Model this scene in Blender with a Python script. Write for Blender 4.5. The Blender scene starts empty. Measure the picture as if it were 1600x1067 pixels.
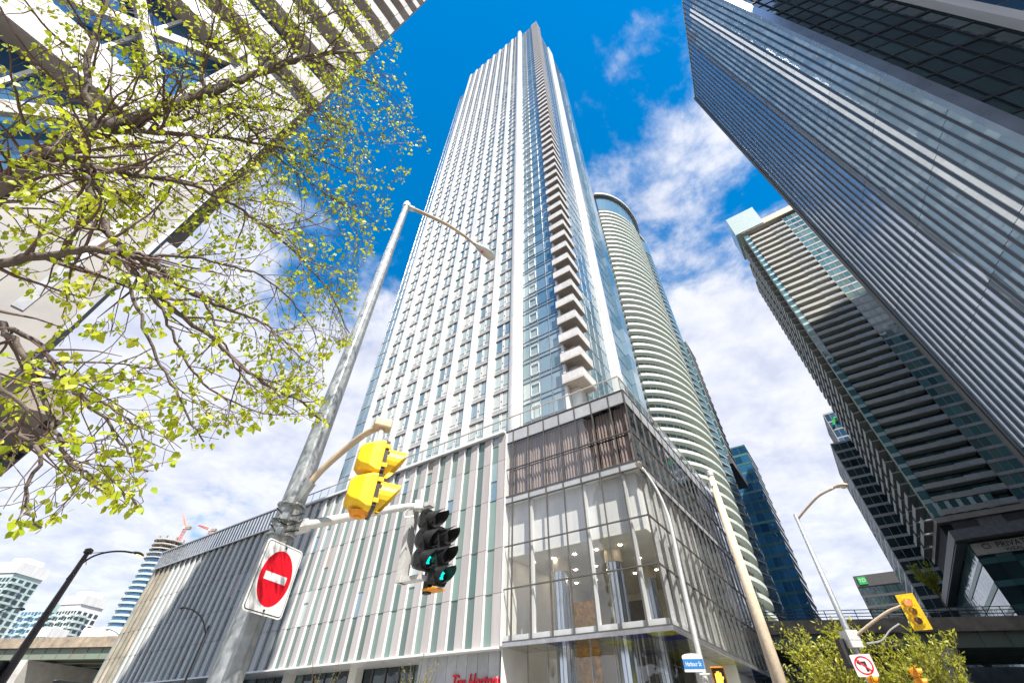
import bpy, bmesh, math, random
import numpy as np
from mathutils import Vector, Matrix
random.seed(7)
SC = bpy.context.scene
COL = SC.collection
PI = math.pi
rad = math.radians

# ------------------------------------------------------------------ camera
FPX, PITCH, ROLL, EYE = 652.0, rad(43.9), rad(1.15), 1.6
cam_d = bpy.data.cameras.new('camera')
cam_d.sensor_width = 36.0
cam_d.lens = 36.0 * FPX / 1600.0
cam_d.clip_start, cam_d.clip_end = 0.05, 20000
cam = bpy.data.objects.new('camera', cam_d)
COL.objects.link(cam)
F = Vector((0, math.cos(PITCH), math.sin(PITCH)))
U0 = Vector((0, -math.sin(PITCH), math.cos(PITCH)))
R0 = Vector((1, 0, 0))
RR = R0 * math.cos(ROLL) + U0 * math.sin(ROLL)
UU = -R0 * math.sin(ROLL) + U0 * math.cos(ROLL)
mw = Matrix((RR, UU, -F)).transposed().to_4x4()
mw.translation = Vector((0, 0, EYE))
cam.matrix_world = mw
SC.camera = cam

def ray(px, py):
    return (F * FPX + RR * (px - 800) - UU * (py - 533.5)).normalized()
def at_r(px, py, r):            # point on the pixel's ray at horizontal distance r
    d = ray(px, py); return Vector((0, 0, EYE)) + d * (r / math.hypot(d.x, d.y))
def at_d(px, py, dist):         # point on the pixel's ray at straight distance dist
    return Vector((0, 0, EYE)) + ray(px, py) * dist
def pol(az, r, z=0.0):
    return Vector((r * math.sin(rad(az)), r * math.cos(rad(az)), z))

# ------------------------------------------------------------------ sky, clouds, sun
SUN_AZ, SUN_EL = 163.4, 56.0     # to the sun, clockwise from +Y (behind the viewer, to the right)
W = bpy.data.worlds.new('World'); SC.world = W; W.use_nodes = True
nt = W.node_tree; nt.nodes.clear()
def N(tree, typ, **kw):
    n = tree.nodes.new(typ)
    for k, v in kw.items():
        if k.startswith('i_'):
            key = k[2:]; n.inputs[int(key) if key.isdigit() else key.replace('_', ' ')].default_value = v
        else: setattr(n, k, v)
    return n
def Math(tree, op, a, b=None, c=None, clamp=False):
    n = tree.nodes.new('ShaderNodeMath'); n.operation = op; n.use_clamp = clamp
    for i, v in enumerate((a, b, c)):
        if v is None: continue
        if hasattr(v, 'links'): tree.links.new(v, n.inputs[i])
        else: n.inputs[i].default_value = v
    return n.outputs[0]
L = nt.links.new
sky = N(nt, 'ShaderNodeTexSky', sky_type='NISHITA', sun_disc=False, sun_elevation=rad(SUN_EL),
        sun_rotation=rad(SUN_AZ), altitude=100, air_density=1.0, dust_density=0.25, ozone_density=3.0)
hsv = N(nt, 'ShaderNodeHueSaturation', i_Hue=0.492, i_Saturation=1.5, i_Value=1.0)
L(sky.outputs[0], hsv.inputs['Color'])
tc = N(nt, 'ShaderNodeTexCoord')
sep = N(nt, 'ShaderNodeSeparateXYZ'); L(tc.outputs['Generated'], sep.inputs[0])
zc = Math(nt, 'MAXIMUM', sep.outputs[2], 0.0)
den = Math(nt, 'ADD', zc, 0.22)
ux = Math(nt, 'DIVIDE', sep.outputs[0], den); uy = Math(nt, 'DIVIDE', sep.outputs[1], den)
cmb = N(nt, 'ShaderNodeCombineXYZ'); L(ux, cmb.inputs[0]); L(uy, cmb.inputs[1])
mapp = N(nt, 'ShaderNodeMapping'); L(cmb.outputs[0], mapp.inputs[0])
mapp.inputs['Location'].default_value = (3.3, 1.7, 0.0)
mapp.inputs['Rotation'].default_value = (0, 0, rad(25))
n1 = N(nt, 'ShaderNodeTexNoise', i_Scale=1.35, i_Detail=10.0, i_Roughness=0.62, i_Distortion=0.35); L(mapp.outputs[0], n1.inputs['Vector'])
n2 = N(nt, 'ShaderNodeTexNoise', i_Scale=7.5, i_Detail=8.0, i_Roughness=0.6, i_Distortion=0.2); L(mapp.outputs[0], n2.inputs['Vector'])
low = N(nt, 'ShaderNodeMapRange', interpolation_type='SMOOTHSTEP'); L(zc, low.inputs[0])
for k, v in zip((1, 2, 3, 4), (0.36, 0.97, 0.33, -0.055)): low.inputs[k].default_value = v
cov = Math(nt, 'ADD', Math(nt, 'ADD', n1.outputs['Fac'], low.outputs[0]), Math(nt, 'MULTIPLY', Math(nt, 'SUBTRACT', n2.outputs['Fac'], 0.5), 0.40))
cr = N(nt, 'ShaderNodeMapRange', interpolation_type='SMOOTHSTEP'); L(cov, cr.inputs[0])
for k, v in zip((1, 2, 3, 4), (0.49, 0.68, 0.0, 0.94)): cr.inputs[k].default_value = v
shade = N(nt, 'ShaderNodeMapRange'); L(n2.outputs['Fac'], shade.inputs[0])
for k, v in zip((1, 2, 3, 4), (0.34, 0.62, 0.35, 1.0)): shade.inputs[k].default_value = v
ccol = N(nt, 'ShaderNodeMix', data_type='RGBA'); L(shade.outputs[0], ccol.inputs['Factor'])
ccol.inputs['A'].default_value = (2.4, 2.6, 3.4, 1); ccol.inputs['B'].default_value = (4.0, 4.05, 4.35, 1)
mx = N(nt, 'ShaderNodeMix', data_type='RGBA'); L(cr.outputs[0], mx.inputs['Factor'])
L(hsv.outputs[0], mx.inputs['A']); L(ccol.outputs['Result'], mx.inputs['B'])
bg = N(nt, 'ShaderNodeBackground', i_Strength=0.12); L(mx.outputs['Result'], bg.inputs[0])
out = N(nt, 'ShaderNodeOutputWorld'); L(bg.outputs[0], out.inputs[0])

sd = bpy.data.lights.new('sun', 'SUN'); sd.energy = 4.6; sd.angle = rad(0.53); sd.color = (1.0, 0.955, 0.88)
sun = bpy.data.objects.new('sun', sd); COL.objects.link(sun)
to_sun = Vector((math.sin(rad(SUN_AZ)) * math.cos(rad(SUN_EL)), math.cos(rad(SUN_AZ)) * math.cos(rad(SUN_EL)), math.sin(rad(SUN_EL))))
sun.rotation_euler = to_sun.to_track_quat('Z', 'Y').to_euler()
SC.view_settings.view_transform = 'Standard'; SC.view_settings.look = 'None'
SC.view_settings.exposure = 1.08; SC.view_settings.gamma = 1.0; SC.view_settings.use_curve_mapping = False
SC.render.engine = 'CYCLES'
SC.cycles.max_bounces = 8; SC.cycles.transparent_max_bounces = 12; SC.cycles.caustics_reflective = False; SC.cycles.caustics_refractive = False

# ------------------------------------------------------------------ materials
def nodes(name):
    m = bpy.data.materials.new(name); m.use_nodes = True
    t = m.node_tree; b = t.nodes['Principled BSDF']; return m, t, b
def noise_fac(t, scale, detail=5, stretch=None, rough=0.6):
    g = N(t, 'ShaderNodeNewGeometry')
    n = N(t, 'ShaderNodeTexNoise', i_Scale=scale, i_Detail=detail, i_Roughness=rough)
    if stretch:
        mp = N(t, 'ShaderNodeMapping'); mp.inputs['Scale'].default_value = stretch
        t.links.new(g.outputs['Position'], mp.inputs[0]); t.links.new(mp.outputs[0], n.inputs['Vector'])
    else: t.links.new(g.outputs['Position'], n.inputs['Vector'])
    return n.outputs['Fac']
def rnd(t):
    g = N(t, 'ShaderNodeNewGeometry'); o = N(t, 'ShaderNodeObjectInfo')
    return Math(t, 'FRACT', Math(t, 'ADD', g.outputs['Random Per Island'], o.outputs['Random']))
def mat(name, col, rough=0.5, metal=0.0, var=0.12, scale=1.5, bump=0.0, bscale=30, stretch=None, isl=0.0, col2=None, spec=0.5):
    m, t, b = nodes(name)
    f = noise_fac(t, scale, 6, stretch)
    c2 = col2 or tuple(c * (1 - var * 2) for c in col); c1 = col if col2 else tuple(min(1, c * (1 + var)) for c in col)
    mr = N(t, 'ShaderNodeMapRange'); t.links.new(f, mr.inputs[0]); mr.inputs[1].default_value = 0.3; mr.inputs[2].default_value = 0.7
    mxn = N(t, 'ShaderNodeMix', data_type='RGBA'); t.links.new(mr.outputs[0], mxn.inputs['Factor'])
    mxn.inputs['A'].default_value = (*c2, 1); mxn.inputs['B'].default_value = (*c1, 1)
    co = mxn.outputs['Result']
    if isl:
        h = N(t, 'ShaderNodeHueSaturation'); t.links.new(co, h.inputs['Color'])
        t.links.new(Math(t, 'ADD', 1 - isl, Math(t, 'MULTIPLY', rnd(t), 2 * isl)), h.inputs['Value']); co = h.outputs[0]
    t.links.new(co, b.inputs['Base Color'])
    b.inputs['Metallic'].default_value = metal; b.inputs['Specular IOR Level'].default_value = spec
    rr = Math(t, 'ADD', rough - 0.08, Math(t, 'MULTIPLY', f, 0.16), clamp=True); t.links.new(rr, b.inputs['Roughness'])
    if bump:
        bn = N(t, 'ShaderNodeBump', i_Strength=bump, i_Distance=0.02); t.links.new(noise_fac(t, bscale, 4, stretch), bn.inputs['Height']); t.links.new(bn.outputs[0], b.inputs['Normal'])
    return m
def glass(name, col, col2=None, rough=0.02, metal=0.0, ior=1.7, wob=0.06, wscale=0.7, isl=0.35):
    m, t, b = nodes(name)
    r = rnd(t)
    c2 = col2 or tuple(c * 0.45 for c in col)
    mxn = N(t, 'ShaderNodeMix', data_type='RGBA'); t.links.new(r, mxn.inputs['Factor'])
    mxn.inputs['A'].default_value = (*c2, 1); mxn.inputs['B'].default_value = (*col, 1)
    t.links.new(mxn.outputs['Result'], b.inputs['Base Color'])
    b.inputs['Metallic'].default_value = metal; b.inputs['Roughness'].default_value = rough; b.inputs['IOR'].default_value = ior
    g = N(t, 'ShaderNodeNewGeometry'); n = N(t, 'ShaderNodeTexNoise', noise_dimensions='4D', i_Scale=wscale, i_Detail=2.0)
    t.links.new(g.outputs['Position'], n.inputs['Vector']); t.links.new(Math(t, 'MULTIPLY', r, 20.0), n.inputs['W'])
    bn = N(t, 'ShaderNodeBump', i_Strength=wob, i_Distance=1.0); t.links.new(n.outputs['Fac'], bn.inputs['Height']); t.links.new(bn.outputs[0], b.inputs['Normal'])
    return m
def clear_glass(name, tint, boost=0.06, ior=1.55, wob=0.03, isl=False):
    m = bpy.data.materials.new(name); m.use_nodes = True; t = m.node_tree; t.nodes.clear()
    tr = N(t, 'ShaderNodeBsdfTransparent'); tr.inputs[0].default_value = (*tint, 1)
    gl = N(t, 'ShaderNodeBsdfGlossy', i_Roughness=0.012); gl.inputs[0].default_value = (1, 1, 1, 1)
    g = N(t, 'ShaderNodeNewGeometry'); n = N(t, 'ShaderNodeTexNoise', i_Scale=0.6, i_Detail=2.0); t.links.new(g.outputs['Position'], n.inputs['Vector'])
    bn = N(t, 'ShaderNodeBump', i_Strength=wob, i_Distance=1.0); t.links.new(n.outputs['Fac'], bn.inputs['Height']); t.links.new(bn.outputs[0], gl.inputs['Normal'])
    lw = N(t, 'ShaderNodeLayerWeight', i_Blend=0.5)
    fac = Math(t, 'ADD', Math(t, 'MULTIPLY', Math(t, 'POWER', lw.outputs['Facing'], 3.6), 0.9), boost, clamp=True)
    mix = N(t, 'ShaderNodeMixShader'); t.links.new(fac, mix.inputs[0]); t.links.new(tr.outputs[0], mix.inputs[1]); t.links.new(gl.outputs[0], mix.inputs[2])
    o = N(t, 'ShaderNodeOutputMaterial'); t.links.new(mix.outputs[0], o.inputs[0]); return m
def emit(name, col, s):
    m, t, b = nodes(name); b.inputs['Base Color'].default_value = (*col, 1); b.inputs['Emission Color'].default_value = (*col, 1); b.inputs['Emission Strength'].default_value = s; return m
def leaf_mat(name, c1, c2):
    m, t, b = nodes(name)
    r = rnd(t); mxn = N(t, 'ShaderNodeMix', data_type='RGBA'); t.links.new(r, mxn.inputs['Factor'])
    mxn.inputs['A'].default_value = (*c1, 1); mxn.inputs['B'].default_value = (*c2, 1)
    t.links.new(mxn.outputs['Result'], b.inputs['Base Color']); b.inputs['Roughness'].default_value = 0.45
    tl = N(t, 'ShaderNodeBsdfTranslucent'); t.links.new(mxn.outputs['Result'], tl.inputs[0])
    ms = N(t, 'ShaderNodeMixShader', i_0=0.45); t.links.new(b.outputs[0], ms.inputs[1]); t.links.new(tl.outputs[0], ms.inputs[2])
    t.links.new(ms.outputs[0], t.nodes['Material Output'].inputs[0]); return m

MT = dict(
 white=mat('white_panel', (0.79, 0.78, 0.76), 0.38, var=0.07, scale=0.9, isl=0.05, stretch=(1, 1, .1)),
 bone=mat('bone_wall', (0.40, 0.38, 0.36), 0.55, var=0.12, scale=0.7, isl=0.04), spandl=mat('pale_spandrel', (0.40, 0.41, 0.42), 0.25, var=0.06, isl=0.08),
 cream=mat('cream_wall', (0.83, 0.81, 0.75), 0.6, var=0.05, scale=0.5),
 pink=mat('pale_stone_panel', (0.50, 0.46, 0.44), 0.5, var=0.08, scale=1.1, isl=0.08, bump=0.05, stretch=(1, 1, .12)),
 white_litside=mat('white_metal_and_lit_side', (0.74, 0.74, 0.73), 0.3, var=0.05, isl=0.03),  # white metal, and the painted sunlight on the podium panel returns
 balc=mat('balcony_guard', (0.68, 0.655, 0.64), 0.4, var=0.06, isl=0.06),
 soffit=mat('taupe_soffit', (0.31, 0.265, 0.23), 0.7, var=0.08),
 slab=mat('slab_edge', (0.42, 0.37, 0.33), 0.6, var=0.08),
 spand=mat('grey_spandrel', (0.45, 0.46, 0.46), 0.35, var=0.08, isl=0.12),
 core=mat('dark_core', (0.04, 0.044, 0.05), 0.7, spec=0.15), tanpan=mat('tan_stone_panel', (0.46, 0.385, 0.30), 0.6, var=0.22, scale=0.5, isl=0.12),
 frame=mat('grey_frame', (0.14, 0.13, 0.12), 0.4, 0.4),
 alu=mat('aluminium', (0.55, 0.55, 0.55), 0.35, 0.8),
 twg2=glass('blind_glass', (0.66, 0.68, 0.65), (0.46, 0.50, 0.49), ior=1.7, wob=0.03),
 twg=glass('tower_glass', (0.46, 0.54, 0.53), (0.22, 0.32, 0.34), ior=1.9, wob=0.03),
 twb=glass('pale_blue_glass', (0.30, 0.41, 0.47), (0.13, 0.24, 0.31), metal=0.25, ior=2.0, wob=0.03),
 blu=glass('blue_glass', (0.10, 0.24, 0.40), (0.03, 0.12, 0.24), metal=0.35, ior=2.0, wob=0.05),
 teal=glass('teal_glass', (0.13, 0.28, 0.28), (0.04, 0.11, 0.12), ior=1.9, wob=0.06),
 dkg=glass('dark_glass', (0.035, 0.07, 0.075), (0.010, 0.024, 0.03), ior=1.7, wob=0.08),
 slot=glass('slot_glass', (0.20, 0.28, 0.25), (0.075, 0.125, 0.11), ior=1.8, wob=0.02),
 grn=glass('green_glass', (0.20, 0.30, 0.27), (0.08, 0.15, 0.135), ior=1.7, wob=0.02),
 cyan=glass('deep_blue_glass', (0.06, 0.27, 0.50), (0.02, 0.11, 0.24), metal=0.45, ior=2.0, wob=0.16, wscale=0.35),
 clear=clear_glass('clear_glass', (0.97, 0.98, 0.97), 0.11),
 refl=clear_glass('reflective_glass', (0.80, 0.84, 0.84), 0.30),
 rail=clear_glass('railing_glass', (0.88, 0.93, 0.92), 0.10),
 curtain=mat('brown_curtain', (0.34, 0.26, 0.235), 0.8, var=0.15, stretch=(4, 4, 0.3)),
 steel=mat('column_steel', (0.62, 0.66, 0.70), 0.18, 0.95, var=0.1, stretch=(5, 5, 0.2)),
 gold=mat('gold_panel', (0.62, 0.34, 0.06), 0.35, 0.35, var=0.3, scale=3),
 conc=mat('concrete', (0.40, 0.38, 0.34), 0.8, var=0.16, scale=0.5, bump=0.2, bscale=6),
 concw=mat('pale_concrete', (0.56, 0.54, 0.50), 0.75, var=0.12, scale=0.6, bump=0.15, bscale=8),
 asph=mat('asphalt', (0.055, 0.055, 0.057), 0.85, var=0.15, scale=3, bump=0.3, bscale=80),
 pave=mat('paving', (0.34, 0.33, 0.31), 0.8, var=0.12, scale=1.2, bump=0.2, bscale=30),
 paint=mat('road_paint', (0.72, 0.72, 0.70), 0.6, var=0.12, scale=8),
 galv=mat('galvanised_steel', (0.50, 0.52, 0.52), 0.42, 0.55, var=0.22, scale=9, col2=(0.28, 0.30, 0.31), bump=0.06, bscale=40),
 galvl=mat('light_galvanised', (0.66, 0.65, 0.62), 0.4, 0.3, var=0.1, scale=12),
 tanp=mat('tan_paint', (0.52, 0.41, 0.29), 0.5, var=0.1, scale=6),
 tanc=mat('tan_concrete_pole', (0.62, 0.50, 0.35), 0.7, var=0.1, scale=8, bump=0.1),
 dark=mat('dark_metal', (0.055, 0.05, 0.05), 0.45, 0.4),
 black=mat('black_plastic', (0.02, 0.02, 0.021), 0.4),
 yel=mat('signal_yellow', (0.86, 0.53, 0.008), 0.42, var=0.10, scale=9, bump=0.03, bscale=60),
 yeld=mat('signal_amber_paint', (0.80, 0.30, 0.005), 0.45, var=0.08),
 red=mat('sign_red', (0.72, 0.006, 0.02), 0.45, var=0.04),
 swht=mat('sign_white', (0.83, 0.82, 0.80), 0.45, var=0.04, scale=6),
 sblk=mat('sign_black', (0.015, 0.015, 0.015), 0.5),
 sblue=mat('sign_blue', (0.02, 0.17, 0.42), 0.4, var=0.04),
 sgreen=mat('sign_green', (0.03, 0.46, 0.10), 0.4, var=0.04),
 lred=emit('lit_red_lens', (1.0, 0.12, 0.05), 1.4), lgrn=emit('lit_green_lens', (0.0, 0.62, 0.52), 0.75),
 lamb=mat('amber_lens', (0.30, 0.17, 0.03), 0.25), lgrey=mat('dark_lens', (0.10, 0.07, 0.05), 0.25),
 lor=emit('lit_orange', (1.0, 0.42, 0.03), 2.0), lamp=emit('lit_lamp', (1.0, 0.62, 0.16), 2.5), down=emit('lit_downlight', (1.0, 0.86, 0.66), 28.0),
 lens=mat('frosted_lens', (0.60, 0.54, 0.44), 0.35),
 bark=mat('bark', (0.15, 0.115, 0.095), 0.85, var=0.25, scale=14, bump=0.5, bscale=60),
 twig=mat('twig', (0.13, 0.075, 0.06), 0.7, var=0.2, scale=8),
 leaf=leaf_mat('young_leaf', (0.36, 0.48, 0.015), (0.60, 0.60, 0.03)),
 leaf2=leaf_mat('willow_leaf', (0.30, 0.34, 0.03), (0.52, 0.50, 0.06)),
 girder=mat('green_girder', (0.17, 0.24, 0.19), 0.5, var=0.2, scale=0.6, col2=(0.20, 0.20, 0.15)), bronze=mat('bronze_paint', (0.13, 0.115, 0.105), 0.45, 0.3),
 rust=mat('weathered_concrete', (0.42, 0.34, 0.25), 0.8, var=0.2, scale=0.8, col2=(0.20, 0.16, 0.12), bump=0.2, bscale=5),
 dfin2=mat('slate_fin', (0.26, 0.29, 0.32), 0.35, 0.6, var=0.08, scale=0.3),
 dfin=mat('steel_blue_fin', (0.30, 0.34, 0.39), 0.28, 0.75, var=0.08, scale=0.3),
 dmir=glass('mirror_glass', (0.62, 0.66, 0.70), (0.50, 0.55, 0.60), metal=0.65, ior=1.9, wob=0.06, wscale=0.12, rough=0.03),
 dpan=mat('charcoal_panel', (0.10, 0.095, 0.095), 0.5, var=0.1, isl=0.15), gpan=mat('grey_panel', (0.24, 0.235, 0.235), 0.5, isl=0.1),
 beige2=mat('grey_beige_slab', (0.47, 0.455, 0.415), 0.55, var=0.08, isl=0.05),
 beige=mat('beige_slab', (0.56, 0.50, 0.41), 0.55, var=0.08, isl=0.04), bpale=mat('pale_balcony', (0.60, 0.64, 0.59), 0.5, var=0.05),
 tealw=mat('pale_teal_cladding', (0.50, 0.61, 0.59), 0.4, var=0.05),
 cranered=mat('crane_red', (0.60, 0.12, 0.06), 0.5), blind=mat('window_blind', (0.62, 0.62, 0.58), 0.6, isl=0.2),
 mirror=mat('polished_soffit', (0.62, 0.62, 0.58), 0.08, 0.9, var=0.1), lime=mat('lime_panel', (0.45, 0.46, 0.02), 0.15, 0.5), royal=mat('royal_blue_panel', (0.02, 0.03, 0.22), 0.15, 0.5),
)

# ------------------------------------------------------------------ mesh helpers
class MB:
    def __init__(s): s.v = []; s.f = []; s.m = []
    def face(s, pts, m=0):
        b = len(s.v); s.v.extend(tuple(p) for p in pts); s.f.append(tuple(range(b, b + len(pts)))); s.m.append(m); return s
    def hexa(s, c, m=0):
        b = len(s.v); s.v.extend(tuple(p) for p in c)
        for q in ((0, 3, 2, 1), (4, 5, 6, 7), (0, 1, 5, 4), (1, 2, 6, 5), (2, 3, 7, 6), (3, 0, 4, 7)):
            s.f.append(tuple(b + i for i in q)); s.m.append(m)
        return s
    def box(s, x0, x1, y0, y1, z0, z1, m=0, T=None):
        c = [(x0, y0, z0), (x1, y0, z0), (x1, y1, z0), (x0, y1, z0), (x0, y0, z1), (x1, y0, z1), (x1, y1, z1), (x0, y1, z1)]
        if T: c = [T(*p) for p in c]
        return s.hexa(c, m)
    def prism(s, poly, z0, z1, m=0, mt=None, mbot=None, T=None):
        n = len(poly); b = len(s.v)
        for z in (z0, z1):
            for p in poly:
                q = (p[0], p[1], z); s.v.append(T(*q) if T else q)
        for i in range(n):
            j = (i + 1) % n; s.f.append((b + i, b + j, b + n + j, b + n + i)); s.m.append(m)
        s.f.append(tuple(b + i for i in reversed(range(n)))); s.m.append(m if mbot is None else mbot)
        s.f.append(tuple(b + n + i for i in range(n))); s.m.append(m if mt is None else mt)
        return s
    def tube(s, pts, radii, n=8, m=0, cap=True):
        pts = [Vector(p) for p in pts]; b = len(s.v); k = len(pts)
        prev = None
        for i, p in enumerate(pts):
            d = (pts[min(i + 1, k - 1)] - pts[max(i - 1, 0)])
            d = d.normalized() if d.length > 1e-9 else Vector((0, 0, 1))
            if prev is None:
                ref = Vector((1, 0, 0)) if abs(d.x) < 0.9 else Vector((0, 1, 0))
                a = d.cross(ref).normalized()
            else:
                a = (prev - d * prev.dot(d)); a = a.normalized() if a.length > 1e-6 else d.orthogonal().normalized()
            prev = a; c = d.cross(a); r = radii[i] if hasattr(radii, '__len__') else radii
            for j in range(n):
                t = 2 * PI * j / n; s.v.append(tuple(p + a * (r * math.cos(t)) + c * (r * math.sin(t))))
        for i in range(k - 1):
            for j in range(n):
                j2 = (j + 1) % n; s.f.append((b + i * n + j, b + i * n + j2, b + (i + 1) * n + j2, b + (i + 1) * n + j)); s.m.append(m)
        if cap:
            s.f.append(tuple(b + j for j in reversed(range(n)))); s.m.append(m)
            s.f.append(tuple(b + (k - 1) * n + j for j in range(n))); s.m.append(m)
        return s
    def mesh(s, name, mats, smooth=False, fix=False):
        me = bpy.data.meshes.new(name); me.from_pydata(s.v, [], s.f)
        for mm in (mats if isinstance(mats, (list, tuple)) else [mats]): me.materials.append(MT[mm] if isinstance(mm, str) else mm)
        me.polygons.foreach_set('material_index', s.m)
        if fix:
            bm = bmesh.new(); bm.from_mesh(me); bmesh.ops.recalc_face_normals(bm, faces=bm.faces); bm.to_mesh(me); bm.free()
        if smooth: me.polygons.foreach_set('use_smooth', [True] * len(me.polygons))
        me.update(); return me
def ob(name, data, parent=None, loc=(0, 0, 0), rz=0.0, kind=None, rot=None, scale=None):
    o = bpy.data.objects.new(name, data); COL.objects.link(o)
    o.parent = parent; o.location = loc; o.rotation_euler = rot if rot else (0, 0, rz)
    if scale: o.scale = scale
    if kind: o['kind'] = kind
    return o
def part(name, mb, mats, parent, kind=None, smooth=False, loc=(0, 0, 0), fix=True, label=None):
    o = ob(name, mb.mesh(name, mats, smooth, fix), parent, loc, kind=kind)
    if label: o['label'] = label
    return o
def tag(o, label, cat, group=None):
    o['label'] = label; o['category'] = cat
    if group: o['group'] = group
    return o
def thing(name, label, cat, loc=(0, 0, 0), rz=0.0, group=None):
    return tag(ob(name, None, None, loc, rz), label, cat, group)
def structure(name, mb, mats, loc=(0, 0, 0), rz=0.0):
    o = ob(name, mb.mesh(name, mats, False, True), None, loc, rz); o['kind'] = 'structure'; return o
def bevel(o, w, seg=2):
    md = o.modifiers.new('bevel', 'BEVEL'); md.width = w; md.segments = seg; md.limit_method = 'ANGLE'; return o
def text(name, s, size, m, parent, loc, rot, depth=0.02, shear=0.0, sx=1.0, align='CENTER'):
    cu = bpy.data.curves.new(name, 'FONT'); cu.body = s; cu.size = size; cu.extrude = depth; cu.shear = shear; cu.align_x = align; cu.align_y = 'CENTER'
    tmp = bpy.data.objects.new(name + '_tmp', cu); COL.objects.link(tmp)
    dg = bpy.context.evaluated_depsgraph_get(); me = bpy.data.meshes.new_from_object(tmp.evaluated_get(dg))
    bpy.data.objects.remove(tmp); me.materials.clear(); me.materials.append(MT[m])
    return ob(name, me, parent, loc, rot=rot, scale=(sx, 1, 1))
AX = rad(-36.0)               # street grid: local x runs along the fronts to the right, local y back from the street
UX = Vector((math.cos(AX), math.sin(AX), 0)); WY = Vector((-math.sin(AX), math.cos(AX), 0))
CORNER = Vector((9.503, 28.457, 0))
# ------------------------------------------------------------------ ground and streets
g = MB().box(-9000, 9000, -9000, 9000, -0.5, 0.0); structure('ground', g, 'asph')
def pav(name, x0, x1, y0, y1):
    structure(name, MB().box(x0, x1, y0, y1, -0.2, 0.13), 'pave', CORNER, AX)
    k = MB()
    for a in ((x0 - .15, x1 + .15, y0 - .15, y0), (x0 - .15, x1 + .15, y1, y1 + .15), (x0 - .15, x0, y0, y1), (x1, x1 + .15, y0, y1)): k.box(*a, -0.2, 0.134)
    structure('kerb', k, 'concw', CORNER, AX)
pav('pavement', -140, 9.5, -11.7, 29); pav('pavement', -3.0, 14, -60, -21); pav('pavement', 29, 160, -60, 90)
rd = MB().box(-300, 300, -20.6, -12.1, -0.1, 0.005); structure('road', rd, 'asph', CORNER, AX)
mk = MB()
for i in range(-30, 0): mk.box(i * 6, i * 6 + 3, -16.4, -16.25, 0.0, 0.010)
for i in range(9): mk.box(10.5 + i * 2, 11.5 + i * 2, -16.0, -12.6, 0.0, 0.010)
structure('road_marking', mk, 'paint', CORNER, AX)

# ------------------------------------------------------------------ podium with glazed corner
pod = thing('podium_building', 'pale ribbed podium with clear glazed corner box and brown curtains below the white tower', 'building', CORNER, AX)
unit = {}
def pane_obj(m, parent, x0, x1, y0, y1, z0, z1, name='pane'):
    """thin pane in the plane y=y0 (x0..x1) or x=x0 (y0..y1)"""
    if ('q', m) not in unit: unit[('q', m)] = MB().face([(0, 0, 0), (1, 0, 0), (1, 0, 1), (0, 0, 1)]).mesh('pane', m)
    if y0 == y1: return ob(name, unit[('q', m)], parent, (x0, y0, z0), scale=(x1 - x0, 1, z1 - z0))
    return ob(name, unit[('q', m)], parent, (x0, y0, z0), rot=(0, 0, PI / 2), scale=(y1 - y0, 1, z1 - z0))
def box_obj(name, m, parent, x0, x1, y0, y1, z0, z1):
    if ('b', m) not in unit: unit[('b', m)] = MB().box(0, 1, 0, 1, 0, 1).mesh('block', m, fix=True)
    return ob(name, unit[('b', m)], parent, (x0, y0, z0), scale=(x1 - x0, y1 - y0, z1 - z0))

PITCHP = 1.72
ROWS = [6.45, 9.75, 12.95, 17.0, 20.6, 23.3]
part('core_wall', MB().prism([(-12.25, 0.05), (-12.25, 26), (-46, 26), (-85.8, 10), (-85.8, 0.05)], 6.6, 21.7).prism([(-12.25, 0.06), (-12.25, 25.9), (-45.2, 25.9), (-45.2, 0.06)], 21.7, 23.4), 'core', pod)
pm, wm = {}, {}
rp = random.Random(3)
for r in range(5):
    h = ROWS[r + 1] - ROWS[r] - 0.035
    b = MB().hexa([(-.46, -.10, 0), (.46, -.17, 0), (.46, 0, 0), (-.46, 0, 0), (-.46, -.10, h), (.46, -.17, h), (.46, 0, h), (-.46, 0, h)], 0).box(.462, .52, -.24, 0, 0, h, 1)
    pm[r] = b.mesh('panel', ['pink', 'white_litside'], fix=True)  # white strip puts sunlight on the panel's right return into the colour
    pm[(r, 't')] = b.mesh('panel', ['tanpan', 'tanpan'], fix=True)
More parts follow.
